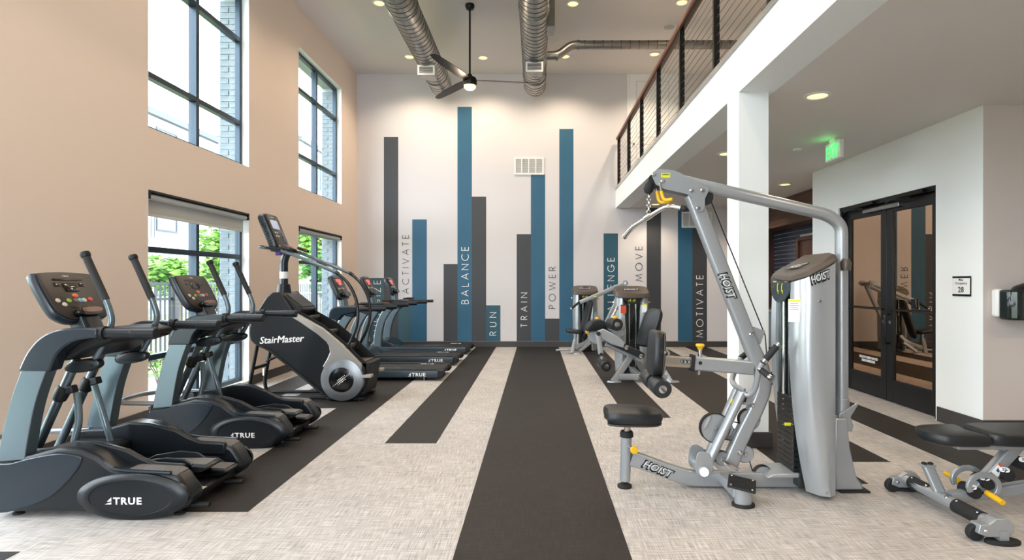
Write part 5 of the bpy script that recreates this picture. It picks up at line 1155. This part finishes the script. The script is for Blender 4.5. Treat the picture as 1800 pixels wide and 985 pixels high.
    for u in (-.045, .025):
        bm = NB(); c0 = P0 + Rp * u + Np * .011
        obox(bm, c0 + Up * .0, (.003, .007, .05)); obox(bm, c0 + Up * -.012 + Rp * .012, (.003, .022, .006)); obox(bm, c0 + Up * -.024 + Rp * .02, (.003, .006, .026)); disc(bm, c0 + Up * .032, Np, .007, .003, 10); obj('placard_figure', bm, 'label_yellow', pl)
    for k in range(5):
        for u in (-.12, .115):
            bm = NB(); obox(bm, P0 + Rp * u + Up * (.032 - k * .012) + Np * .011, (.002, .03, .004)); obj('placard_print', bm, 'tube_paint', pl)
    # cap
    capo = [(1.76, Y + .28), (1.72, Y + .24), (1.68, Y - .12), (1.69, Y - .20), (1.76, Y - .285), (1.88, Y - .295), (1.97, Y - .25), (2.0, Y - .12), (2.0, Y + .28)]
    bm = NB(); A = [bm.verts.new((x, y, 1.43 + (x - 1.70) * .5)) for x, y in capo]; B = [bm.verts.new((1.83 + (x - 1.83) * .9, Y + (y - Y) * .88, 1.478 + (x - 1.70) * .5)) for x, y in capo]
    face(bm, A); face(bm, B); n = len(A)
    for i in range(n): face(bm, [A[i], A[(i + 1) % n], B[(i + 1) % n], B[i]])
    cap = obj('tower_cap', bm, 'cap_brown', t, bevel=.016, seg=3)
    Rc, Uc = Vector((.12, -1, .06)).normalized(), Vector((.89, .12, .445)).normalized()
    hoist((1.80, Y - .02, 1.5335), Rc, Uc, .06, cap, .17)
    bm = NB(); lathe(bm, [(0, 0), (.03, 0), (.035, .05), (.02, .08), (0, .08)], (2.06, Y - .16, 1.50), (0, 0, 1), 14); obj('cap_bracket', bm, 'cap_brown', cap)
    return t
make_lat()

# ================================================================ tower used by the two machines behind (front faces the viewer)
def tower(t, cx, cy_, w=.54, h=1.245, d=.30):
    y0 = cy_ - d / 2
    for s in (-1, 1):
        bm = NB(); rows = []
        for k in range(9):
            u = k / 8; z = .02 + (h - .02) * u; bow = .03 * math.sin(u * PI * .9); xo = cx + s * (w / 2 - .02 + bow * .6); xi = cx + s * (.10 + .05 * abs(u - .45) * 1.2)
            rows.append([bm.verts.new((x, y, z)) for x, y in ((xi, y0 + .02), (cx + s * (w / 2 - .11), y0 - .01), (xo - s * .03, y0 + .04), (xo, y0 + .12), (xo - s * .02, cy_ + d / 2), (xi, cy_ + d / 2))])
        for A, B in zip(rows[:-1], rows[1:]):
            for j in range(6): face(bm, [A[j], A[(j + 1) % 6], B[(j + 1) % 6], B[j]])
        face(bm, rows[0]); face(bm, rows[-1]); sh = obj('side_shroud', bm, 'silver_shroud', t, ang=50)
        bolt(sh, (cx + s * w / 2, cy_, h - .14), (s, 0, 0), .02, .03)
    bm = NB(); box(bm, cx - .17, cx + .17, y0 + .06, cy_ + d / 2 - .01, .03, h); obj('tower_core', bm, 'smoked_plastic', t)
    for s in (-1, 1):
        bm = NB(); cyl(bm, (cx + s * .05, y0 + .04, .1), (cx + s * .05, y0 + .04, h), .012, 10); obj('guide_rod', bm, 'chrome', t)
    for k in range(12):
        bm = NB(); box(bm, cx - .1, cx + .1, y0 + .03, y0 + .10, .08 + k * .036, .112 + k * .036); obj('weight_plate', bm, 'stack_black', t)
    bm = NB(); ol = [(cx + a, cy_ - .01 + b) for a, b in sup(w / 2 + .015, d / 2 + .04, 32, 4)]
    A = [bm.verts.new((x, y, h - .01 + (y - cy_) * .32)) for x, y in ol]; B = [bm.verts.new((cx + (x - cx) * .93, cy_ + (y - cy_) * .9, h + .07 + (y - cy_) * .32)) for x, y in ol]
    face(bm, A); face(bm, B); n = len(A)
    for i in range(n): face(bm, [A[i], A[(i + 1) % n], B[(i + 1) % n], B[i]])
    cap = obj('tower_cap', bm, 'cap_brown', t, bevel=.015)
    Uc = Vector((0, 1, .32)).normalized(); hoist((cx, cy_ - .02, h + .066), (1, 0, 0), Uc, .07, cap, .24)
    po = [(p.x, p.y) for p in catmull([(-.15, .06, 0), (.15, .06, 0), (.13, 0, 0), (.07, -.06, 0), (0, -.07, 0), (-.07, -.06, 0), (-.13, 0, 0)], 4, True)]
    P0 = Vector((cx, y0 - .005, h - .09)); bm = NB(); pad(bm, po, P0, (1, 0, 0), (0, 0, 1), (0, -1, 0), .012, .003); pl = obj('exercise_placard', bm, 'shell_dark', t)
    for u in (-.1, .1):
        bm = NB(); box(bm, cx + u - .03, cx + u + .03, y0 - .0185, y0 - .017, h - .05, h - .04); obj('placard_bar', bm, 'label_yellow', pl)
    for u in (-.035, .03):
        bm = NB(); box(bm, cx + u - .004, cx + u + .004, y0 - .0185, y0 - .017, h - .125, h - .075); box(bm, cx + u - .03, cx + u, y0 - .0185, y0 - .017, h - .10, h - .092); box(bm, cx + u - .03, cx + u - .024, y0 - .0185, y0 - .017, h - .125, h - .10); obj('placard_figure', bm, 'label_yellow', pl)
    return y0

# ================================================================ leg extension and curl machine
def make_leg():
    cx, cy_ = 1.49, 8.95
    t = thing('leg_extension_machine', 'silver leg extension machine with black rollers, left of the chest pad', 'exercise machine', (1.4, 8.6, 0))
    y0 = tower(t, cx, cy_)
    for x0, w_, z0, z1, m in ((1.30, .085, .945, 1.06, 'label_orange'), (1.635, .07, .96, 1.075, 'decal_white')):
        bm = NB(); box(bm, x0, x0 + w_, y0 - .014, y0 - .01, z0, z1); lb = obj('sticker', bm, m, t)
        bm = NB(); box(bm, x0, x0 + w_, y0 - .016, y0 - .014, z1 + .0, z1 + .018); obj('sticker_band', bm, 'letter_dark' if m == 'label_orange' else 'label_yellow', lb)
    Yc = 8.25
    # base: A frame and cross bar
    bm = NB(); rtube(bm, [V3(1078, 672, 8.1), V3(1112, 622, 8.25)], .09, .07); a = obj('front_leg', bm, 'silver_paint', t)
    bm = NB(); lathe(bm, [(0, 0), (.09, 0), (.08, .02), (0, .025)], (1.105, 8.1, 0), (0, 0, 1), 20, 1.2, .6); obj('foot_pad', bm, 'silver_paint', a)
    bm = NB(); rtube(bm, [V3(1178, 672, 8.1), V3(1150, 628, 8.25)], .09, .07); a = obj('front_leg', bm, 'silver_paint', t)
    bm = NB(); lathe(bm, [(0, 0), (.09, 0), (.08, .02), (0, .025)], (1.93, 8.1, 0), (0, 0, 1), 20, 1.2, .6); obj('foot_pad', bm, 'silver_paint', a)
    bm = NB(); rtube(bm, [(1.18, 8.12, .075), (1.86, 8.12, .075)], .09, .07); bb = obj('base_bar', bm, 'silver_paint', t)
    hoist((1.56, 8.12 - .036, .077), (1, 0, 0), (0, 0, 1), .055, bb, .20)
    bm = NB(); rtube(bm, [(1.40, 8.2, .40), (1.62, 8.5, .05)], .08, .06); obj('diagonal_brace', bm, 'silver_paint', t)
    bm = NB(); rtube(bm, [(1.48, 8.15, .075), (1.48, 8.85, .075)], .08, .08, ref=(0, 0, 1)); obj('spine', bm, 'silver_paint', t)
    # seat (slanted) and back
    S0, S1 = V3(1063, 594, Yc), V3(1131, 625, Yc); d = (S1 - S0); L = d.length; d.normalize(); nn = Vector((-d.z, 0, d.x)); nn = nn if nn.z > 0 else -nn
    bm = NB(); pad(bm, sup(L / 2, .17, 28, 5), (S0 + S1) / 2 - nn * .05, d, (0, 1, 0), nn, .085, .025); sp = obj('seat_pad', bm, 'vinyl_pad', t)
    bm = NB(); rtube(bm, [S0 + d * .05 - nn * .08, S1 - nn * .08], .06, .05); obj('seat_beam', bm, 'silver_paint', sp)
    for q in ((1101, 611, Yc - .175), (1127, 626, Yc - .175)):
        bm = NB(); lathe(bm, [(0, -.02), (.03, -.018), (.03, 0), (0, 0)], V3(*q), (0, 1, 0), 16); obj('seat_bolt', bm, 'chrome', sp)
    B0, B1 = Vector((1.60, 8.32, .50)), Vector((1.76, 8.32, 1.0)); v = (B1 - B0).normalized(); nb = Vector((-v.z, 0, v.x))
    R_ = rotZ(28); uu = R_ @ Vector((0, 1, 0)); nb = R_ @ nb
    bm = NB(); pad(bm, sup(.19, (B1 - B0).length / 2 + .03, 28, 4), (B0 + B1) / 2, uu, v, nb, .075, .03); bp = obj('back_pad', bm, 'vinyl_pad', t)
    bm = NB(); rtube(bm, [(1.66, 8.36, .40), (1.74, 8.36, .80)], .06, .05); obj('back_post', bm, 'silver_paint', bp)
    # pivot plates and arms
    bm = NB(); prism(bm, WX([(1050, 582), (1060, 578), (1085, 590), (1098, 602), (1096, 612), (1075, 606), (1054, 594)], 8.1), 8.06, 8.12); ar = obj('leg_arm_housing', bm, 'silver_paint', t, bevel=.012)
    bm = NB(); rtube(bm, [V3(1051, 587, 8.05), V3(1056, 622, 8.05)], .075, .05); la = obj('leg_arm', bm, 'silver_paint', ar)
    bm = NB(); disc(bm, V3(1052, 587, 8.02), (0, 1, 0), .03, .02, 20); obj('arm_hub', bm, 'rubber', la)
    bm = NB(); rtube(bm, [V3(1056.5, 618, 8.05), V3(1058, 632, 8.05)], .045, .035); obj('arm_slider', bm, 'chrome', la)
    bm = NB(); disc(bm, V3(1057, 623.5, 8.02), (0, 1, 0), .024, .03, 16); obj('arm_knob', bm, 'rubber', la)
    roller_pad(t, V3(1066, 645, 7.92), V3(1057, 636, 8.25), .075)
    bm = NB(); prism(bm, WX([(1072, 575), (1090, 562), (1094, 555), (1098, 556), (1097, 590), (1080, 596)], 8.3), 8.27, 8.31); cp = obj('cam_plate', bm, 'silver_paint', t, bevel=.006)
    roller_pad(t, V3(1085, 571, 8.05), V3(1074, 569, 8.42), .088)
    bm = NB(); lathe(bm, [(0, .0), (.035, .0), (.035, .03), (.02, .04), (0, .04)], V3(1081, 559, 8.25), (0, -1, 0), 16); obj('cam_knob', bm, 'yellow_plastic', cp)
    bolt(cp, V3(1094, 576, 8.27), (0, -1, 0), .03, .04)
    bm = NB(); tube(bm, [V3(1070, 570, 8.4), V3(1085, 540, 8.75)], .022, 10); obj('grab_bar', bm, 'silver_paint', t)
    bm = NB(); lathe(bm, [(0, -.02), (.055, -.018), (.06, 0), (0, 0)], (1.30, 8.78, .60), (0, 1, 0), 20); obj('shroud_boss', bm, 'silver_paint', t)
    # second half-round pad of the curl station, nearer the wall
    Y2 = 8.75
    ol = [(p.x, p.y) for p in catmull([(-.17, -.07, 0), (-.14, .03, 0), (-.05, .085, 0), (.07, .085, 0), (.15, .03, 0), (.165, -.05, 0), (0, -.075, 0)], 4, True)]
    bm = NB(); pad(bm, ol, V3(1049, 572, Y2) + Vector((0, .12, 0)), (1, 0, .05), (-.05, 0, 1), (0, -1, 0), .24, .02); obj('thigh_pad', bm, 'vinyl_pad', t)
    bm = NB(); prism(bm, WX([(1032, 584), (1046, 582), (1062, 583), (1058, 604), (1046, 605), (1034, 598)], Y2), Y2 - .02, Y2 + .02); gp = obj('side_gusset', bm, 'silver_paint', t, bevel=.008)
    bm = NB(); lathe(bm, [(0, .0), (.032, .0), (.032, .03), (.02, .04), (0, .04)], V3(1032.5, 584, Y2), (0, -1, 0), 16); obj('adjust_knob', bm, 'yellow_plastic', gp)
    bm = NB(); lathe(bm, [(0, .0), (.032, .0), (.032, .03), (.02, .04), (0, .04)], V3(1050, 561, Y2 + .1), (-.3, -1, 0), 16); obj('adjust_knob', bm, 'yellow_plastic', gp)
    return t
make_leg()

# ================================================================ shoulder press machine at the back wall
def make_press():
    cx, cy_ = 1.01, 11.85
    t = thing('shoulder_press_machine', 'silver press machine with long angled arms, close to the back wall', 'exercise machine', (1.0, 11.5, 0))
    tower(t, cx, cy_, .52, 1.235, .30)
    bm = NB(); box(bm, cx - .04, cx + .07, cy_, cy_ + .06, 1.30, 1.35); obj('cap_handle', bm, 'cap_brown', t, bevel=.01)
    Y = 11.45
    for dy in (-.14, .12):
        bm = NB(); rtube(bm, [V3(1019, 532, Y + dy), V3(1099, 498, Y + dy)], .08, .05); a = obj('press_arm', bm, 'silver_paint', t)
        bm = NB(); tube(bm, [V3(1020, 530, Y + dy), V3(1004.5, 542.5, Y + dy - .05)], .024, 12); g = obj('handle_grip', bm, 'grip_foam', a)
        bm = NB(); disc(bm, V3(1004, 543, Y + dy - .05), (-.78, 0, -.6), .03, .025, 14); obj('grip_ring', bm, 'chrome', g)
        bm = NB(); disc(bm, V3(1099, 498, Y + dy), (0, 1, 0), .055, .06, 18); obj('arm_pivot', bm, 'silver_paint', a)
    bm = NB(); cyl(bm, V3(1099, 498, Y - .18), V3(1099, 498, Y + .2), .03, 14); obj('pivot_axle', bm, 'silver_paint', t)
    bm = NB(); rtube(bm, [V3(1099, 499, Y + .03), V3(1066, 566, Y + .05), V3(1052, 600, Y + .05)], .08, .07, fil=.2); obj('rear_post', bm, 'silver_paint', t)
    a = V3(1046, 521.5, Y - .17); bm = NB(); box(bm, a.x - .03, a.x + .03, a.y - .003, a.y + .003, a.z - .012, a.z + .012); obj('arm_label', bm, 'label_yellow', t)
    # seat
    bm = NB(); pad(bm, sup(.165, .15, 26, 4), V3(1009, 586, 11.3), (1, 0, -.12), (0, 1, 0), (.12, 0, 1), .075, .025); obj('seat_pad', bm, 'vinyl_pad', t)
    bm = NB(); cyl(bm, V3(1011.5, 585, 11.3), V3(1011, 598, 11.3), .028, 12); obj('seat_stem', bm, 'nickel', t)
    bm = NB(); rtube(bm, [V3(1011, 596, 11.3), V3(1006, 620, 11.3)], .075, .075); obj('seat_post', bm, 'silver_paint', t)
    bm = NB(); rtube(bm, [V3(1010, 612, 11.3), V3(1030, 603, 11.4), V3(1040, 590, 11.45)], .08, .06, fil=.15); obj('seat_beam', bm, 'silver_paint', t)
    B0, B1 = V3(1026, 596, 11.35), V3(1041, 528, 11.45); v = (B1 - B0).normalized(); R_ = rotZ(15); nb = R_ @ Vector((-v.z, 0, v.x))
    bm = NB(); pad(bm, sup(.15, (B1 - B0).length / 2, 26, 5), (B0 + B1) / 2, R_ @ Vector((0, 1, 0)), v, nb, .08, .03); obj('back_pad', bm, 'vinyl_pad', t)
    bm = NB(); rtube(bm, [V3(1018, 618, 11.35), V3(1038, 602, 11.4)], .07, .06); obj('base_strut', bm, 'silver_paint', t)
    bm = NB(); tube(bm, [V3(977, 618, 11.42) + Vector((0, 0, .02)), V3(990, 618, 11.42) + Vector((0, 0, .03)), V3(1018, 617, 11.42) + Vector((0, 0, .03))], .022, 10); obj('floor_bar', bm, 'silver_paint', t)
    bm = NB(); lathe(bm, [(0, 0), (.09, 0), (.08, .02), (0, .025)], (.83, 11.3, 0), (0, 0, 1), 18, 1.3, .6); obj('foot_pad', bm, 'silver_paint', t)
    bm = NB(); prism(bm, WX([(1046, 548), (1056, 560), (1058, 580), (1042, 590), (1038, 580)], 11.5), 11.46, 11.54); obj('cam_plate', bm, 'silver_paint', t, bevel=.01)
    return t
make_press()

# ================================================================ adjustable bench
def make_bench():
    Yc = 3.5
    t = thing('weight_bench', 'black padded adjustable bench with wheels, cut off at right edge', 'bench', (2.9, Yc, 0))
    sx0 = 2.40
    ol = [(p.x, p.y) for p in catmull([(2.395, 3.40, 0), (2.37, 3.5, 0), (2.395, 3.60, 0), (2.45, 3.645, 0), (2.62, 3.66, 0), (2.69, 3.64, 0), (2.665, 3.5, 0), (2.69, 3.36, 0), (2.62, 3.34, 0), (2.45, 3.355, 0)], 4, True)]
    bm = NB(); pad(bm, ol, (0, 0, .445), (1, 0, 0), (0, 1, 0), (0, 0, 1), .07, .025); s = obj('seat_pad', bm, 'vinyl_pad', t)
    bm = NB(); pad(bm, [(3.17 + a, 3.5 + b) for a, b in sup(.475, .16, 36, 7)], (0, 0, .45), (1, 0, 0), (0, 1, 0), (0, 0, 1), .072, .025); b_ = obj('back_pad', bm, 'vinyl_pad', t)
    bm = NB(); box(bm, 2.52, 3.5, 3.40, 3.60, .418, .446); obj('pad_frame', bm, 'silver_paint', s, bevel=.008)
    # spine and ladder strut
    bm = NB(); rtube(bm, fillet([(2.54, Yc, .10), (2.80, Yc, .13), (3.5, Yc, .24)], .1), .07, .06); sp = obj('spine', bm, 'silver_paint', t)
    bm = NB(); rtube(bm, [(2.70, Yc, .14), (2.95, Yc, .42)], .075, .06); lg = obj('strut', bm, 'silver_paint', t)
    d = Vector((.25, 0, .28)).normalized(); c = Vector((2.815, Yc - .031, .275)); n_ = Vector((-d.z, 0, d.x))
    bm = NB(); obox(bm, c, (.05, .002, .07), rotY(42)); stk = obj('safety_sticker', bm, 'decal_white', lg)
    bm = NB(); obox(bm, c + d * .03 + Vector((0, -.0015, 0)), (.05, .001, .012), rotY(42)); obj('sticker_band', bm, 'label_orange', stk)
    bm = NB(); obox(bm, c + Vector((0, -.0015, 0)), (.02, .001, .022), rotY(42)); obj('sticker_print', bm, 'stripe_blue', stk)
    bm = NB(); obox(bm, (2.80, Yc, .405), (.13, .07, .014), rotY(8)); obj('seat_bracket', bm, 'silver_paint', lg, bevel=.003)
    bm = NB(); cyl(bm, (2.775, Yc - .02, .41), (2.775, Yc - .02, .435), .03, 14); obj('rubber_stop', bm, 'rubber', lg)
    # adjustment sector with numbered blocks and yellow pegs
    for yy in (Yc - .075, Yc + .055):
        out = [(2.70 + .105 * math.cos(a), .19 + .085 * math.sin(a)) for a in [PI * (1.15 - 1.4 * i / 12) for i in range(13)]]
        inn = [(2.70 + .075 * math.cos(a), .185 + .058 * math.sin(a)) for a in [PI * (1.15 - 1.4 * i / 12) for i in range(13)]]
        bm = NB(); prism(bm, out + inn[::-1], yy, yy + .02); sc = obj('adjust_sector', bm, 'silver_paint', t, bevel=.003)
    bm = NB(); tube(bm, [(2.73, Yc - .17, .13), (2.73, Yc - .05, .145)], .017, 12); obj('adjust_peg', bm, 'yellow_plastic', sc)
    bm = NB(); tube(bm, [(2.64, Yc + .17, .19), (2.64, Yc + .06, .18)], .017, 12); obj('adjust_peg', bm, 'yellow_plastic', sc)
    for k, (x, z, s_) in enumerate(((2.66, .145, '0'), (2.74, .20, '15'), (2.86, .25, '25'), (2.98, .31, '35'))):
        bm = NB(); cyl(bm, (x, Yc - .06, z), (x, Yc + .05, z), .037, 18); nb = obj('angle_block', bm, 'rubber', t)
        Nn = Vector((-.42, -.56, .714)).normalized(); Un = Vector((.8, -.6, 0)); Vn = Nn.cross(Un); c0 = Vector((x, Yc - .045, z)) + Vector((-.42, 0, .714)).normalized() * .036
        bm = NB(); pad(bm, sup(.026, .017, 18, 2.6), c0, Un, Vn, Nn, .006, .001); pl = obj('number_plate', bm, 'decal_white', nb)
        text('number', s_, c0 + Nn * .0065, Un, Vn, .018, 'letter_dark', pl, bold=.02)
    # small upright post with rubber ends
    bm = NB(); rtube(bm, [(2.52, 3.55, .10), (2.475, 3.60, .26)], .065, .04, ref=(0, 1, 0)); ps = obj('transport_post', bm, 'silver_paint', t)
    bm = NB(); obox(bm, (2.473, 3.60, .265), (.08, .055, .012)); obj('post_cap', bm, 'silver_paint', ps, bevel=.003)
    for dx in (-.02, .02):
        bm = NB(); lathe(bm, [(.016, 0), (.016, .008), (.01, .012), (0, .012)], (2.473 + dx, 3.60, .271), n=12); obj('rubber_button', bm, 'rubber', ps)
    # front cross bar with sleeves, wheels and feet
    X0 = 2.515
    bm = NB(); tube(bm, [(X0, 3.16, .085), (X0 - .01, 3.84, .085)], .037, 18); cb = obj('cross_bar', bm, 'silver_paint', t)
    for y0_, y1_ in ((3.20, 3.40), (3.62, 3.80)):
        bm = NB(); tube(bm, [(X0, y0_, .085), (X0 - .006, y1_, .085)], .0415, 18); sl = obj('bar_sleeve', bm, 'rubber', cb)
        bolt(sl, (X0 - .02, y0_ + .02, .12), (-.5, 0, .86), .008, .006); bolt(sl, (X0 - .02, y1_ - .02, .12), (-.5, 0, .86), .008, .006)
    for yy in (3.46, 3.56): bolt(cb, (X0 - .02, yy, .115), (-.5, 0, .86), .014, .008)
    for yy, sg in ((3.10, -1), (3.90, 1)):
        bm = NB(); pl = [(2.40, .055), (2.41, .10), (2.46, .105), (2.50, .135), (2.56, .135), (2.595, .10), (2.595, .06), (2.55, .035), (2.45, .035)]
        prism(bm, pl, yy - .012, yy + .06 * -sg + (0 if sg > 0 else .0)); ep = obj('end_bracket', bm, 'silver_paint', cb, bevel=.004)
        bm = NB(); lathe(bm, [(0, -.02), (.04, -.02), (.045, -.014), (.045, .014), (.04, .02), (0, .02)], (2.415, yy - sg * .035, .045), (0, 1, 0), 22); obj('wheel', bm, 'rubber', cb)
        bolt(ep, (2.44, yy - .012 if sg < 0 else yy - .06, .07), (0, -1, 0), .011, .008)
        bm = NB(); lathe(bm, [(0, 0), (.095, 0), (.095, .014), (.085, .02), (0, .02)], (2.54, yy, 0), (0, 0, 1), 24, 1, .5); obj('foot_pad', bm, 'rubber', cb)
        bm = NB(); box(bm, 2.51, 2.56, yy - .02, yy + .02, .018, .07); obj('foot_block', bm, 'silver_paint', cb)
    bm = NB(); rtube(bm, [(3.45, 3.2, .05), (3.45, 3.8, .05)], .06, .06, ref=(0, 0, 1)); rb = obj('rear_bar', bm, 'silver_paint', t)
    bm = NB(); rtube(bm, [(3.45, Yc, .05), (3.45, Yc, .42)], .06, .06); obj('rear_post', bm, 'silver_paint', rb)
    bm = NB(); box(bm, 3.40, 3.50, 3.2, 3.8, 0, .022); obj('rear_pad', bm, 'rubber', rb)
    return t
make_bench()
# ---------------------------------------------------------------- outside the windows
mat('grass_green', '#6a7450', .9, var=.3, scale=(6, 6, 6))
mat('fence_dark', '#3a3f43', .5, .3)
mat('stucco_pale', '#a9b0b4', .8)
mat('stucco_grey', '#6c757b', .8)
mat('facade_dark', '#42494f', .7)
mat('pane_far', '#4d5f6a', .15)
mat('leaf_green', '#5f8c30', .7, var=.45, scale=(3, 3, 3), emit=None)
mat('leaf_deep', '#3f7334', .7, var=.4, scale=(3, 3, 3))
mat('bark', '#5f5348', .8)
bm = NB(); box(bm, -120, XL - .4, -60, 140, -.3, -.05); struct(obj('ground_outside', bm, 'grass_green', smooth=False))
bm = NB(); box(bm, -5.9, XL - .41, -20, 60, -.05, -.03); struct(obj('path_outside', bm, 'concrete', smooth=False))
fX = -6.25
def fence(y0, y1, label):
    t = thing('picket_fence', label, 'fence', (fX, (y0 + y1) / 2, -.05))
    for z in (.12, 1.12, 1.38):
        bm = NB(); box(bm, fX - .02, fX + .02, y0, y1, z, z + .045); obj('rail', bm, 'fence_dark', t)
    y = y0
    while y < y1 + .01:
        bm = NB(); box(bm, fX - .055, fX + .055, y - .055, y + .055, -.05, 1.46); p = obj('post', bm, 'fence_dark', t, bevel=.005)
        bm = NB(); box(bm, fX - .065, fX + .065, y - .065, y + .065, 1.46, 1.475); obj('cap', bm, 'fence_dark', p); y += 2.4
    me = None; y = y0 + .1
    while y < y1:
        if me is None:
            b_ = NB(); box(b_, -.011, .011, -.011, .011, .05, 1.42); me = bpy.data.meshes.new('picket'); b_.to_mesh(me); b_.free(); me.materials.append(MATS['fence_dark'])
        o = bpy.data.objects.new('picket', me); COL.objects.link(o); o.parent = t; o.location = (0, y - (y0 + y1) / 2, 0.05); y += .115
fence(7.4, 19.4, 'dark metal picket fence outside the lower windows')
def leaves(bm, c, rad, n, s):
    for _ in range(n):
        while True:
            v = Vector((random.uniform(-1, 1), random.uniform(-1, 1), random.uniform(-1, 1)))
            if .25 < v.length < 1: break
        p = Vector(c) + Vector((v.x * rad[0], v.y * rad[1], v.z * rad[2]))
        R = Matrix.Rotation(random.uniform(0, 6.3), 3, 'Z') @ Matrix.Rotation(random.uniform(0, 3), 3, 'X')
        q = s * random.uniform(.6, 1.3)
        face(bm, [bm.verts.new(p + R @ Vector(w)) for w in ((-q, 0, 0), (0, -q * .5, .1 * q), (q, 0, 0), (0, q * .5, .1 * q))])
def tree(x, y, h, rad, label, m, n=2200, s=.11):
    t = thing('tree', label, 'tree', (x, y, -.05), 'trees outside')
    bm = NB(); tube(bm, [(x, y, -.05), (x + .06, y, h * .35), (x, y + .05, h * .75)], .09, 10, scales=[1.2, .9, .5]); tr = obj('trunk', bm, 'bark', t)
    for k in range(4):
        a = k * 1.6; bm = NB(); tube(bm, [(x + .05, y, h * .35 + k * .1 * h), (x + math.cos(a) * rad * .6, y + math.sin(a) * rad * .6, h * .6 + k * .09 * h)], .03, 6, scales=[1, .4]); obj('branch', bm, 'bark', tr)
    bm = NB()
    for k in range(9):
        a = random.uniform(0, 6.3); r = random.uniform(.1, .65) * rad
        leaves(bm, (x + r * math.cos(a), y + r * math.sin(a), h * random.uniform(.45, .88)), (rad * .5, rad * .5, h * .17), n // 9, s)
    tag(obj('foliage', bm, m, t, smooth=False), kind='stuff')
tree(-8.2, 15.2, 3.3, 1.1, 'bright green tree behind fence in nearer lower window', 'leaf_green')
tree(-11.5, 18.2, 2.2, 1.5, 'low green tree farther off beyond the fence, left pane', 'leaf_green', 1500)
tree(-9.6, 24.4, 4.3, 1.7, 'tall bright tree filling the farther lower window', 'leaf_green', 3000, .13)
tree(-7.6, 20.6, 2.6, .9, 'deep green small tree in farther lower window right pane', 'leaf_deep', 2000, .1)
def shrub(x, y, h, label):
    t = thing('shrub', label, 'shrub', (x, y, -.05), 'shrubs along the wall')
    for k in range(7):
        a = k * .9; bm = NB(); tube(bm, [(x, y, -.05), (x + .08 * math.cos(a), y + .08 * math.sin(a), h * .5), (x + .25 * math.cos(a), y + .25 * math.sin(a), h)], .006, 5); obj('stem', bm, 'bark', t)
    bm = NB(); leaves(bm, (x, y, h * .65), (.3, .3, h * .35), 90, .045); tag(obj('foliage', bm, 'leaf_green', t, smooth=False), kind='stuff')
shrub(-4.85, 7.35, .55, 'sparse twiggy shrub outside at foot of nearer window')
shrub(-5.0, 8.25, .6, 'twiggy shrub outside right of the nearer window mullion')
def building(x, y0, y1, h, label, floors=3, m='stucco_pale', step=4.2, off=0, tower=None):
    t = thing('apartment_building', label, 'building', (x, (y0 + y1) / 2, -.05))
    bm = NB(); box(bm, x - 9, x, y0, y1, -.05, h); wl = obj('wall', bm, m, t, smooth=False)
    bm = NB(); box(bm, x - 9.2, x + .25, y0 - .25, y1 + .25, h, h + .28); obj('parapet', bm, 'facade_dark', t)
    fh = h / floors; y = y0 + 1 + off; k = 0
    while y + 1.6 < y1:
        for f in range(floors):
            z0 = f * fh + .8; z1 = z0 + 1.75
            if k % 2 == 0:
                bm = NB(); e = .09; box(bm, x, x + .05, y, y + e, z0, z1); box(bm, x, x + .05, y + 1.5 - e, y + 1.5, z0, z1); box(bm, x, x + .05, y + e, y + 1.5 - e, z0, z0 + e); box(bm, x, x + .05, y + e, y + 1.5 - e, z1 - e, z1)
                wd = obj('window', bm, 'facade_dark', t)
                bm = NB(); box(bm, x + .005, x + .02, y + e, y + 1.5 - e, z0 + e, z1 - e); obj('pane', bm, 'pane_far', wd)
            else:
                bm = NB(); box(bm, x, x + 1.3, y - .4, y + 2.2, f * fh + .1, f * fh + .32); bl = obj('balcony', bm, 'stucco_grey', t)
                bm = NB(); box(bm, x + 1.26, x + 1.3, y - .4, y + 2.2, f * fh + 1.3, f * fh + 1.36)
                for q in range(14): box(bm, x + 1.27, x + 1.29, y - .4 + q * .2, y - .38 + q * .2, f * fh + .32, f * fh + 1.3)
                obj('balcony_rail', bm, 'facade_dark', bl)
                bm = NB(); box(bm, x, x + .04, y + .1, y + 1.7, f * fh + .32, f * fh + 2.4); obj('balcony_door', bm, 'pane_far', t)
        if k % 2 == 1:
            bm = NB(); box(bm, x + .9, x + 1.3, y - .8, y - .4, -.05, h); obj('pier', bm, 'stucco_grey', t)
        y += step; k += 1
    return t
building(-17, 16, 33.5, 8.8, 'pale apartment block across the yard with balconies')
building(-15, 36, 52, 10.4, 'pale blue-grey block seen through the farther windows', m='stucco_pale', off=1.0)
